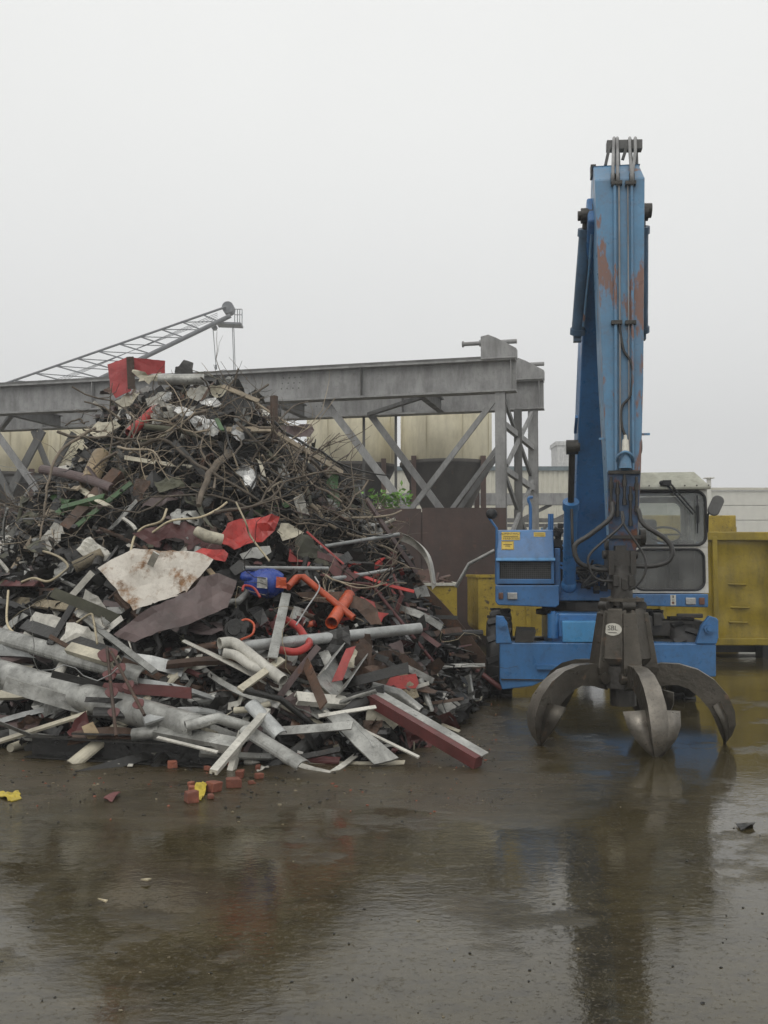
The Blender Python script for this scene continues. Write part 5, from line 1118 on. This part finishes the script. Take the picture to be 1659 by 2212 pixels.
pipe('mesh_tube', 'short perforated metal tube behind the black ground channel', [(288, 1588), (345, 1580)], .055, SM['grey'], out=.35)
bar('aluminium_profile', 'flat grey profile stack lying right of the perforated tube', (340, 1580), (510, 1612), .13, .02, SM['grey'], prof='chan', out=.35)
bar('lath', 'thin white lath lying low right of the perforated tube', (340, 1593), (470, 1625), .03, .012, SM['white'], 'plank', out=.45)
# ---- lower front right
bar('lath', 'white grooved lath leaning down to the ground at the heap front', (577, 1534), (461, 1668), .06, .02, SM['white'], 'plank', prof='chan', out=.4, short='leaning white lath')
bar('plank', 'pale plank end sticking up left over the leaning white lath', (518, 1490), (610, 1424), .06, .025, SM['cream'], 'plank', out=.6, short='pale plank end')
bar('aluminium_profile', 'pale wide profile lying level in the lower right heap', (640, 1508), (874, 1530), .1, .015, SM['white'], prof='chan', out=.4, short='level pale profile')
bar('white_strip', 'thin white strip under the level pale profile', (688, 1547), (812, 1527), .035, .012, SM['white'], 'strip', out=.45)
bar('gutter', 'short silver gutter piece beside the leaning white lath', (542, 1522), (606, 1590), .13, .008, SM['galv'], prof='half', out=.4, short='short silver gutter')
bar('gutter', 'grey half-round gutter pointing down right to the ground', (530, 1578), (656, 1656), .13, .008, SM['grey'], prof='half', out=.3, short='grey ground gutter')
pipe('pipe', 'dark brown pipe stub with open end at the heap foot', [(512, 1632, 8.05), (585, 1622, 8.3)], .06, SM['rust'], short='brown pipe stub')
sheet('folded_sheet', 'flat grey folded sheet reaching to the ground at the front', [(704, 1549), (748, 1540), (800, 1588), (862, 1638), (808, 1652), (755, 1600)], SM['grey'], out=.3, amp=.015, jag=.004, short='grey folded sheet', thick=.02)
bar('lath', 'thin white lath pointing down right beside the grey folded sheet', (700, 1536), (905, 1636), .025, .015, SM['white'], 'plank', out=.25, short='thin white lath')
a, c = hp_((800, 1508), .35), ground_at(1034, 1660) + Vector((0, 0, .05)); b = MB(); b.sect(a, c, [(-.05, -.05), (.05, -.05), (.05, .05), (-.05, .05)], (.35, -.6, 1)); hero(b.build('red_beam', SM['maroon']), 'dull red beam with grey top sloping to the ground at the right', 'metal bar', 'dull red beam')
b = MB(); o = Vector((.052, .02, .05)); b.beam(a + o, c + o, .09, .014, (.35, -.6, 1)); hero(b.build('grey_flat_bar', SM['grey']), 'grey flat bar lying along the top of the dull red beam', 'metal bar')
bar('gutter', 'red-lined grey gutter standing in the lower right heap', (776, 1388), (712, 1478), .24, .01, SM['grey'], prof='chanup', out=.5, up=(.5, -.8, .5), short='red-lined gutter')
sheet('red_lining', 'red painted strip inside the grey gutter', [(748, 1400), (768, 1396), (740, 1470), (716, 1474)], SM['red'], out=.62, amp=.01, jag=.005)
sheet('red_box', 'bright red box section lying under the mortar-crusted sheet', [(776, 1474), (812, 1468), (896, 1458), (902, 1478), (896, 1490), (790, 1494)], SM['red'], out=.35, amp=.015, jag=.005, thick=.05, short='bright red box section')
sheet('crusted_sheet', 'mortar-crusted bent sheet at the lower right of the heap', [(842, 1460), (880, 1454), (896, 1480), (906, 1508), (878, 1514), (860, 1484)], SM['crust'], out=.5, amp=.04, short='mortar-crusted sheet')
sheet('grey_sheet', 'small purple-grey sheet right of the long galvanised pipe', [(826, 1400), (866, 1380), (874, 1405), (881, 1426), (850, 1412)], SM['plum'], out=.4, amp=.02, jag=.01)
b = MB(); q = spline([hp_((792, 1438), .4), hp_((832, 1419), .45), hp_((880, 1430), .4), hp_((940, 1478), .3), hp_((998, 1518), .08)], 5); vs = []
for p in q: vs += [p + Vector((0, 0, .06)), p + Vector((.02, .03, -.06))]
b.add(vs, [(2 * i, 2 * i + 1, 2 * i + 3, 2 * i + 2) for i in range(len(q) - 1)]); hero(b.build('rusty_band', SM['rust'], solid=.012), 'dark rusty band curving down to the ground at the right', 'strip', 'dark rusty band')
b = MB(); q = spline([at(895, 1254, 12.6), at(910, 1274, 12.6), at(960, 1326, 12.5), at(1010, 1386, 12.4), at(1056, 1448, 12.2)], 5); vs = []
for p in q: vs += [p + Vector((.03, -.02, .08)), p + Vector((-.05, .02, -.07))]
b.add(vs, [(2 * i, 2 * i + 1, 2 * i + 3, 2 * i + 2) for i in range(len(q) - 1)]); hero(b.build('rusty_plate_strip', SM['rust'], solid=.015), 'long rusty plate strip sloping in front of the yellow skip', 'strip', 'long rusty plate strip')
b = MB(); b.tube([at(1068, 1189, 16.5), at(1013, 1218, 16.5), at(985, 1268, 16.6)], .03, 7); hero(b.build('bent_bar', SM['grey']), 'thin bent bar leaning in front of the rusty wall beside the excavator', 'metal bar')

# ------------------------------------------------------------------ the many smaller pieces of the heap
CNAME = dict(grey='grey', galv='galvanised', silver='silvery', white='off-white', cream='cream', plum='brown-primed', rust='rusty', dark='dark', red='red', orange='orange-red', maroon='maroon', wood='wooden', bark='bare', wire='cream', blackc='black', green='green', olive='olive', tan='tan', crust='crusted')
def crumple_template(w, h, amp, freq, bend):
    k = rng.randint(5, 7); poly = []
    for i in range(k):
        a = 2 * math.pi * (i + rng.uniform(-.25, .25)) / k; q = rng.uniform(.75, 1.1)
        u, v = math.cos(a), math.sin(a); f = 1 / max(abs(u), abs(v)) * .9
        poly.append((u * f * w / 2 * q, v * f * h / 2 * q, 0))
    V, F = fine([Vector(p) for p in poly], .09, amp, freq, rng.random() * 90, bend, .012)
    b = MB(); b.add(V, F); V2 = [v + Vector((0, 0, -.004)) for v in V]; b.add(V2, [f[::-1] for f in F]); return b
def branch_template(L_, r, forks, wig):
    b = MB()
    def limb(p, d, l, r0, depth):
        n = max(3, int(l / .14)); pts = [p]; 
        for i in range(n):
            d = (d + Vector((rng.gauss(0, wig), rng.gauss(0, wig), rng.gauss(0, wig)))).normalized(); pts.append(pts[-1] + d * (l / n))
        b.tube(pts, [r0 * (1 - .6 * i / n) for i in range(n + 1)], 6 if r0 > .008 else 4)
        if depth:
            for _ in range(depth):
                i = rng.randint(1, n - 1); e_ = (d + Vector((rng.gauss(0, .7), rng.gauss(0, .7), rng.gauss(0, .7)))).normalized(); limb(pts[i], e_, l * rng.uniform(.3, .6), r0 * .6, depth - 1 if depth > 1 else 0)
    limb(Vector((-L_ / 2, 0, 0)), Vector((1, 0, 0)), L_, r, forks); return b
def bar_template(L_, w, t, kind):
    b = MB(); P = dict(flat=[(-w/2, -t/2), (w/2, -t/2), (w/2, t/2), (-w/2, t/2)],
        angle=[(-w/2, -w*.5), (-w/2 + t, -w*.5), (-w/2 + t, w*.5 - t), (w/2, w*.5 - t), (w/2, w*.5), (-w/2, w*.5)],
        chan=[(-w/2, -w*.3), (-w/2 + t, -w*.3), (-w/2 + t, w*.3 - t), (w/2 - t, w*.3 - t), (w/2 - t, -w*.3), (w/2, -w*.3), (w/2, w*.3), (-w/2, w*.3)],
        half=[(w/2 * math.cos(math.pi * i / 7), w * .36 * math.sin(math.pi * i / 7)) for i in range(8)] + [((w/2 - t) * math.cos(math.pi * i / 7), (w * .36 - t) * math.sin(math.pi * i / 7)) for i in range(7, -1, -1)])[kind]
    k = 6; bz, by = rng.gauss(0, .05) * L_, rng.gauss(0, .04) * L_; tw = rng.gauss(0, .35); n = len(P); vs = []
    for i in range(k + 1):
        f = i / k; c, s_ = math.cos(tw * f), math.sin(tw * f)
        for (a, e_) in P: vs.append(((f - .5) * L_, by * math.sin(math.pi * f) + a * c - e_ * s_, bz * math.sin(math.pi * f) + a * s_ + e_ * c))
    b.add(vs, [(i * n + j, (i + 1) * n + j, (i + 1) * n + (j + 1) % n, i * n + (j + 1) % n) for i in range(k) for j in range(n)] + [tuple(range(n)), tuple(range(k * n + n - 1, k * n - 1, -1))]); return b
TPL = {}
TPL['scrap_sheet'] = [crumple_template(rng.uniform(.25, .75), rng.uniform(.14, .42), rng.uniform(.02, .09), rng.uniform(4, 8), rng.uniform(-.08, .08)) for _ in range(22)]
TPL['metal_bar'] = [bar_template(rng.uniform(.45, 1.5), rng.uniform(.03, .11), rng.uniform(.006, .014), kd) for kd in ('flat', 'flat', 'angle', 'chan', 'half') * 4]
TPL['scrap_tube'] = []
for _ in range(8):
    b = MB(); l = rng.uniform(.3, 1.1); r_ = rng.uniform(.015, .05); kx = rng.gauss(0, .06); b.tube([(-l / 2, 0, 0), (0, kx, kx * .5), (l / 2, 0, 0)], r_, 11, hollow=.005); TPL['scrap_tube'].append(b)
TPL['branch'] = [branch_template(rng.uniform(.6, 1.7), rng.uniform(.006, .019), rng.choice((1, 2, 2, 3)), .22) for _ in range(22)]
TPL['loose_wire'] = [branch_template(rng.uniform(.7, 1.8), rng.uniform(.004, .008), 0, .42) for _ in range(12)]
TMESH = {k: [b.mesh(k, SM['grey']) for b in v] for k, v in TPL.items()}
def palette(kind, px, py):
    if kind == 'branch': return rng.choice(['bark', 'bark', 'bark', 'wood', 'dark'])
    if kind == 'loose_wire': return rng.choice(['wire', 'blackc', 'blackc', 'rust', 'galv', 'bark'])
    if py < 965: return rng.choice(['cream', 'white', 'grey', 'silver', 'dark', 'rust', 'plum', 'dark', 'grey', 'olive'])
    if py < 1130: return rng.choice(['dark', 'olive', 'plum', 'grey', 'rust', 'dark', 'green', 'wood', 'dark', 'cream'])
    if px > 850 and py > 1300: return rng.choice(['dark', 'rust', 'rust', 'dark', 'cream', 'plum', 'maroon', 'grey'])
    if py < 1405:
        if px > 540 and py > 1225: return rng.choice(['red', 'maroon', 'orange', 'rust', 'dark', 'dark', 'grey', 'plum', 'red', 'maroon', 'dark'])
        return rng.choice(['dark', 'dark', 'grey', 'white', 'plum', 'rust', 'dark', 'olive', 'grey'])
    return rng.choice(['grey', 'white', 'grey', 'white', 'dark', 'galv', 'plum', 'maroon', 'dark', 'rust', 'cream', 'dark', 'rust', 'grey', 'dark'])
USED = set()
NOUN = dict(scrap_sheet='scrap sheet', metal_bar='bar', scrap_tube='tube', branch='branch', loose_wire='wire')
CATS = dict(scrap_sheet='metal sheet', metal_bar='metal bar', scrap_tube='pipe', branch='branch', loose_wire='wire')
GRPS = dict(scrap_sheet='loose sheet pieces on the heap', metal_bar='loose bars on the heap', scrap_tube='loose tubes on the heap', branch='bare branches in the heap', loose_wire='loose wires on the heap')
def describe(kind, colour, length, d, p):
    px, py = proj(p); qx, qy = proj(p + d * .1); ang = math.degrees(math.atan2(-(qy - py), qx - px)) % 180
    tilt = 'lying level' if ang < 18 or ang > 162 else ('standing steeply' if 65 < ang < 115 else ('rising to the right' if ang < 90 else 'falling to the right'))
    size = 'small' if length < .45 else ('medium' if length < .9 else 'long')
    near = sorted(ANCH, key=lambda a: (a[0] - px) ** 2 + (a[1] - py) ** 2)
    for a in near[:14]:
        dx, dy = px - a[0], py - a[1]; dist = math.hypot(dx, dy)
        rel = ('right of' if dx > 0 else 'left of') if abs(dx) > abs(dy) else ('below' if dy > 0 else 'above')
        for s_ in (([size, CNAME[colour], NOUN[kind], tilt, 'just ' * (dist < 45) + rel, 'the ' + a[2]]), ):
            lab = ' '.join(s_)
            if len(lab.split()) <= 16 and lab not in USED: USED.add(lab); return lab
    lab = f'{CNAME[colour]} {NOUN[kind]} in the tangle near the {near[0][2]}'; return lab
def place(kind, p, d, up, scale, colour):
    me = rng.choice(TMESH[kind]); o = bpy.data.objects.new(kind, me); COL.objects.link(o)
    x, s_, u = frame(d, up); rot = Matrix((x, -s_, u)).transposed().to_4x4() if False else Matrix(((x.x, s_.x, u.x), (x.y, s_.y, u.y), (x.z, s_.z, u.z))).to_4x4()
    o.matrix_world = Matrix.Translation(p) @ rot @ Matrix.Diagonal((scale, scale, scale, 1))
    o.material_slots[0].link = 'OBJECT'; o.material_slots[0].material = SM[colour]
    ext = max(v.co.x for v in me.vertices) - min(v.co.x for v in me.vertices)
    tag(o, describe(kind, colour, ext * scale, d, p), CATS[kind], GRPS[kind]); return o
EDGE_R = [(700, 520), (850, 540), (900, 580), (960, 650), (1060, 740), (1110, 775), (1160, 830), (1220, 862), (1290, 880), (1340, 915), (1400, 985), (1460, 1035), (1500, 1050), (1560, 990), (1640, 900)]
EDGE_L = [(700, 270), (850, 262), (900, 215), (960, 205), (1020, 180), (1060, 140), (1095, 60), (1110, -60), (1700, -60)]
def sample(cond):
    while True:
        x = rng.uniform(-5.6, 1.35); f = lut(x, FOOT); y = rng.uniform(f - .05, YCR + .25); p = Vector((x, y, hgt(x, y))); px, py = proj(p)
        if -60 < px < lut(py, EDGE_R) and px > lut(py, EDGE_L) and cond(px, py): return p, px, py
def scatter(kind, n, cond, off, sc, flat=.35, horiz=0.0):
    inset = 70 if kind in ('loose_wire', 'branch') else 25
    for _ in range(n):
        p, px, py = sample(lambda a, c: cond(a, c) and a < lut(c, EDGE_R) - inset and (a > lut(c, EDGE_L) + inset or c > 1110)); nrm = heap_normal(p); t = nrm.cross(Vector((rng.gauss(0, 1), rng.gauss(0, 1), rng.gauss(0, 1)))).normalized()
        if rng.random() < horiz: t = Vector((1, rng.gauss(0, .3), rng.gauss(-.12, .22))).normalized()
        d = (t + nrm * rng.gauss(0, flat)).normalized(); up = (nrm + Vector((rng.gauss(0, .6), rng.gauss(-.4, .6), rng.gauss(0, .5)))).normalized()
        q = p + nrm * rng.uniform(*off); q.z = max(q.z, .06)
        place(kind, q, d, up, rng.uniform(*sc), palette(kind, px, py))
hi = lambda px, py: py < 980
scatter('scrap_sheet', 46, hi, (.08, .36), (.5, .95), .5)
scatter('scrap_sheet', 52, lambda px, py: 980 <= py < 1180, (.05, .32), (.5, .95))
scatter('scrap_sheet', 70, lambda px, py: 1180 <= py < 1430, (.0, .22), (.5, 1.05))
scatter('scrap_sheet', 80, lambda px, py: py >= 1430 and px < 900, (.0, .2), (.5, 1.25), .2, .6)
scatter('scrap_sheet', 18, lambda px, py: px > 820 and py > 1350, (.02, .12), (.3, .6))
scatter('metal_bar', 26, hi, (.05, .3), (.5, .9))
scatter('metal_bar', 60, lambda px, py: 980 <= py < 1250, (.05, .35), (.6, 1.1), .35)
scatter('metal_bar', 62, lambda px, py: 1250 <= py < 1430, (.02, .24), (.6, 1.1), .35, .3)
scatter('metal_bar', 96, lambda px, py: py >= 1430 and px < 770, (.0, .2), (.65, 1.45), .10, .7)
scatter('metal_bar', 22, lambda px, py: py >= 1400 and 770 <= px < 960, (.0, .15), (.35, .75), .2, .3)
scatter('scrap_tube', 34, lambda px, py: py > 1100, (.05, .3), (.6, 1.1), .3, .3)
scatter('scrap_tube', 8, hi, (.05, .25), (.6, 1.0), .3, .3)
scatter('branch', 34, lambda px, py: 900 < py < 1080, (.1, .38), (.7, 1.2), .5)
scatter('branch', 54, lambda px, py: 960 < py < 1180 and px > 480, (.1, .42), (.7, 1.2), .5)
scatter('branch', 24, lambda px, py: 1150 < py < 1360 and px > 700, (.1, .4), (.5, .9), .5)
scatter('branch', 14, lambda px, py: px < 250 and 950 < py < 1250, (.1, .4), (.6, 1.0), .5)
scatter('loose_wire', 40, lambda px, py: py < 1250, (.1, .45), (.6, 1.0), .4)
scatter('loose_wire', 26, lambda px, py: py >= 1250, (.1, .4), (.5, .9), .4)
# ---- uncountable small stuff: chips, shreds, twigs
names = ['dark', 'dark', 'rust', 'grey', 'white', 'plum', 'cream', 'maroon', 'red', 'olive', 'silver', 'bark']
mats_ = [SM[n] for n in names]
def chips(name, label, n, cond, size, weights, off, thin=.12):
    b = MB()
    for _ in range(n):
        p, px, py = sample(cond); nrm = heap_normal(p); q = p + nrm * rng.uniform(*off); q.z = max(q.z, .012)
        c = palette('x', px, py); b.mat(names.index(c) if c in names and rng.random() < weights else rng.randrange(2))  # most chips take the dark tone, standing in for shade in the gaps
        s = rng.uniform(*size); ax = Vector((rng.gauss(0, 1), rng.gauss(0, 1), rng.gauss(0, 1))).normalized(); rot = Matrix.Rotation(rng.random() * 6.3, 3, ax)
        k = rng.random()
        if k < .68:      # bent shred
            w_ = s * rng.uniform(.3, .8); bz = s * rng.uniform(-.3, .3); j = lambda: rng.uniform(-.12, .12) * s
            V = [Vector((-s / 2 + j(), -w_ / 2 + j(), 0)), Vector((0 + j(), -w_ / 2 + j(), bz)), Vector((s / 2 + j(), -w_ / 2 + j(), j())), Vector((s / 2 + j(), w_ / 2 + j(), j())), Vector((0 + j(), w_ / 2 + j(), bz * .8)), Vector((-s / 2 + j(), w_ / 2 + j(), 0))]
            b.add([q + rot @ v for v in V], [(0, 1, 4, 5), (1, 2, 3, 4)])
        elif k < .86: b.box(q, (s * rng.uniform(.8, 1.8), s * rng.uniform(.1, .3), s * thin), rot)
        else: b.ball(q, s * .28, 1, rng.uniform(.5, 1), rng.uniform(.4, .9), .5, 5, 4)
    tag(b.build(name, mats_), label, 'scrap', kind='stuff')
chips('scrap_shreds', 'countless small shreds and chips filling the scrap heap', 4600, lambda px, py: py < 1440 or px > 900, (.06, .28), .24, (-.02, .2))
chips('pale_shreds', 'small pale shreds filling the lower front of the heap', 1500, lambda px, py: py >= 1380 and px < 900, (.06, .26), .22, (-.02, .13))
chips('foot_litter', 'fine litter along the right foot of the heap', 900, lambda px, py: px > 840 and py > 1340, (.03, .13), .7, (-.02, .06))
b = MB()
for _ in range(950):
    p, px, py = sample(lambda px, py: py < 1230 and (py < 1120 or px > 600 or px < 200) and px < lut(py, EDGE_R) - 25); nrm = heap_normal(p); q = p + nrm * rng.uniform(0, .38); d = Vector((rng.gauss(0, 1), rng.gauss(0, 1), rng.gauss(0, .7))).normalized(); l = rng.uniform(.15, .6); n_ = 4; pts = [q]
    for i in range(n_): d = (d + Vector((rng.gauss(0, .25), rng.gauss(0, .25), rng.gauss(0, .25)))).normalized(); pts.append(pts[-1] + d * l / n_)
    b.mat(rng.choice((0, 0, 0, 1, 2))); r_ = rng.uniform(.003, .008); b.tube(pts, [r_ * (1 - .15 * i) for i in range(n_ + 1)], 4, caps=False)
tag(b.build('twig_tangle', [SM['bark'], SM['wood'], SM['blackc']]), 'tangle of fine twigs and wires over the upper heap', 'twigs', kind='stuff')
# ------------------------------------------------------------------ loose bits on the ground
def brick(px, py, s, label):
    p = ground_at(px, py); b = MB(); L_, W_, H_ = s * rng.uniform(.8, 1.3), s * .75, s * .7
    vs = [Vector((x * L_ / 2 * rng.uniform(.75, 1.1), y * W_ / 2 * rng.uniform(.75, 1.1), H_ / 2 + z * H_ / 2 * (rng.uniform(.7, 1.1) if z > 0 else 1))) for z in (-1, 1) for y in (-1, 1) for x in (-1, 1)]
    rot = Matrix.Rotation(rng.random() * 3, 3, 'Z'); b.add([p + rot @ v for v in vs], [(0, 2, 3, 1), (4, 5, 7, 6), (0, 1, 5, 4), (2, 6, 7, 3), (0, 4, 6, 2), (1, 3, 7, 5)])
    tag(b.build('brick_piece', SM['brick'], bevel=.006), label, 'brick', 'broken brick pieces in front of the heap')
for px, py, s, lab in ((373, 1659, .085, 'lone brick piece nearest the black ground channel'), (415, 1712, .07, 'brick piece just left of the yellow rubbish'), (413, 1700, .06, 'small brick piece behind the yellow rubbish on its left'), (412, 1732, .11, 'largest brick piece, frontmost, left of the yellow rubbish'), (462, 1710, .11, 'flat brick piece just right of the yellow rubbish'), (503, 1701, .095, 'pale brick piece right of the yellow rubbish'), (500, 1655, .06, 'brick piece under the foot of the leaning white lath'), (518, 1680, .085, 'brick piece second from the right in the brick scatter'), (560, 1682, .06, 'rightmost small brick piece of the scatter'), (557, 1664, .06, 'brick piece right of the leaning white lath foot'), (448, 1664, .05, 'small brick crumb behind the brick scatter'), (542, 1694, .04, 'tiny brick crumb at the right of the scatter'), (455, 1726, .05, 'tiny brick crumb at the front of the scatter')):
    brick(px, py, s, lab)
def rag(name, label, pts, m, cat, amp=.03, thick=.006, h=.02):
    q = [ground_at(px, py) + Vector((0, 0, h)) for px, py in pts]; V, F = fine(q, .05, amp, 12, rng.random() * 9, -amp, .01); b = MB(); b.add([Vector((v.x, v.y, max(v.z, .005))) for v in V], F); return tag(b.build(name, m, solid=thick), label, cat)
rag('yellow_rubbish', 'crumpled yellow rubbish lying among the brick pieces', [(418, 1728), (424, 1704), (448, 1698), (446, 1716), (434, 1730)], SM['yellow'], 'rubbish', .08, h=.03)
rag('yellow_wrapper', 'yellow crumpled wrapper on the ground at the far left', [(-5, 1722), (0, 1712), (26, 1717), (40, 1711), (46, 1728), (25, 1733)], SM['yellow'], 'rubbish', .035, h=.02)
rag('red_rag', 'flattened red scrap on the wet ground left of the bricks', [(222, 1728), (255, 1715), (260, 1718), (242, 1734)], SM['maroon'], 'rubbish', .01)
rag('paper_scrap', 'white paper scrap beneath the black ground channel', [(232, 1648), (262, 1650), (258, 1656), (246, 1657)], SM['white'], 'paper', .01)
rag('paper_scrap', 'small white paper scrap right of the larger white paper', [(276, 1655), (288, 1655), (287, 1660), (275, 1660)], SM['white'], 'paper', .01)
rag('white_offcut', 'white offcut lying at the open brown pipe stub', [(552, 1665), (580, 1655), (578, 1662), (556, 1668)], SM['white'], 'scrap')
rag('dark_scrap', 'dark flat scrap lying in the puddle at the right edge', [(1592, 1785), (1626, 1780), (1630, 1790), (1600, 1796)], SM['dark'], 'scrap', .015)
rag('straw_bit', 'small pale straw bit in the puddle at the lower left', [(305, 1908), (330, 1906), (318, 1911)], SM['wire'], 'straw', .002)
rag('straw_bit', 'pale chip just below the small straw bit', [(213, 1950), (232, 1954), (228, 1957)], SM['wire'], 'straw', .002)
b = MB(); M3 = [SM['dark'], SM['crust'], SM['wire'], SM['brick']]
for _ in range(650):
    k = rng.random()
    if k < .45: px, py = rng.uniform(-20, 1100), rng.gauss(1690, 35)
    elif k < .7: px, py = rng.uniform(880, 1080), rng.uniform(1480, 1660)
    else: px, py = rng.uniform(-20, 1680), rng.uniform(1660, 2200)
    if py < 1400: continue
    p = ground_at(px, py); s = rng.uniform(.002, .006) * (1.8 if k < .7 else 1); b.mat(rng.choice((0, 0, 0, 0, 0, 1, 3)) if k < .7 else rng.choice((0, 0, 0, 0, 1)))
    b.ball(p + Vector((0, 0, s * .3)), s, rng.uniform(.7, 1.8), rng.uniform(.7, 1.6), .7, .5, 5, 3)
tag(b.build('grit', M3), 'fine grit and crumbs scattered over the wet ground', 'grit', kind='stuff')

# ------------------------------------------------------------------ damp air
hz = MB(); hz.box((0, 90, 13.5), (330, 190, 30)); ho = hz.build('haze', None)
hm = bpy.data.materials.new('damp_air'); hm.use_nodes = True; hn = hm.node_tree.nodes; hn.remove(hn['Principled BSDF'])
pv = hn.new('ShaderNodeVolumePrincipled'); pv.inputs['Color'].default_value = (.93, .94, .95, 1); pv.inputs['Density'].default_value = .0028; pv.inputs['Anisotropy'].default_value = .2
hm.node_tree.links.new(pv.outputs[0], hn['Material Output'].inputs['Volume']); ho.data.materials.clear(); ho.data.materials.append(hm)
tag(ho, 'thin damp haze filling the air over the yard', 'haze', kind='stuff')
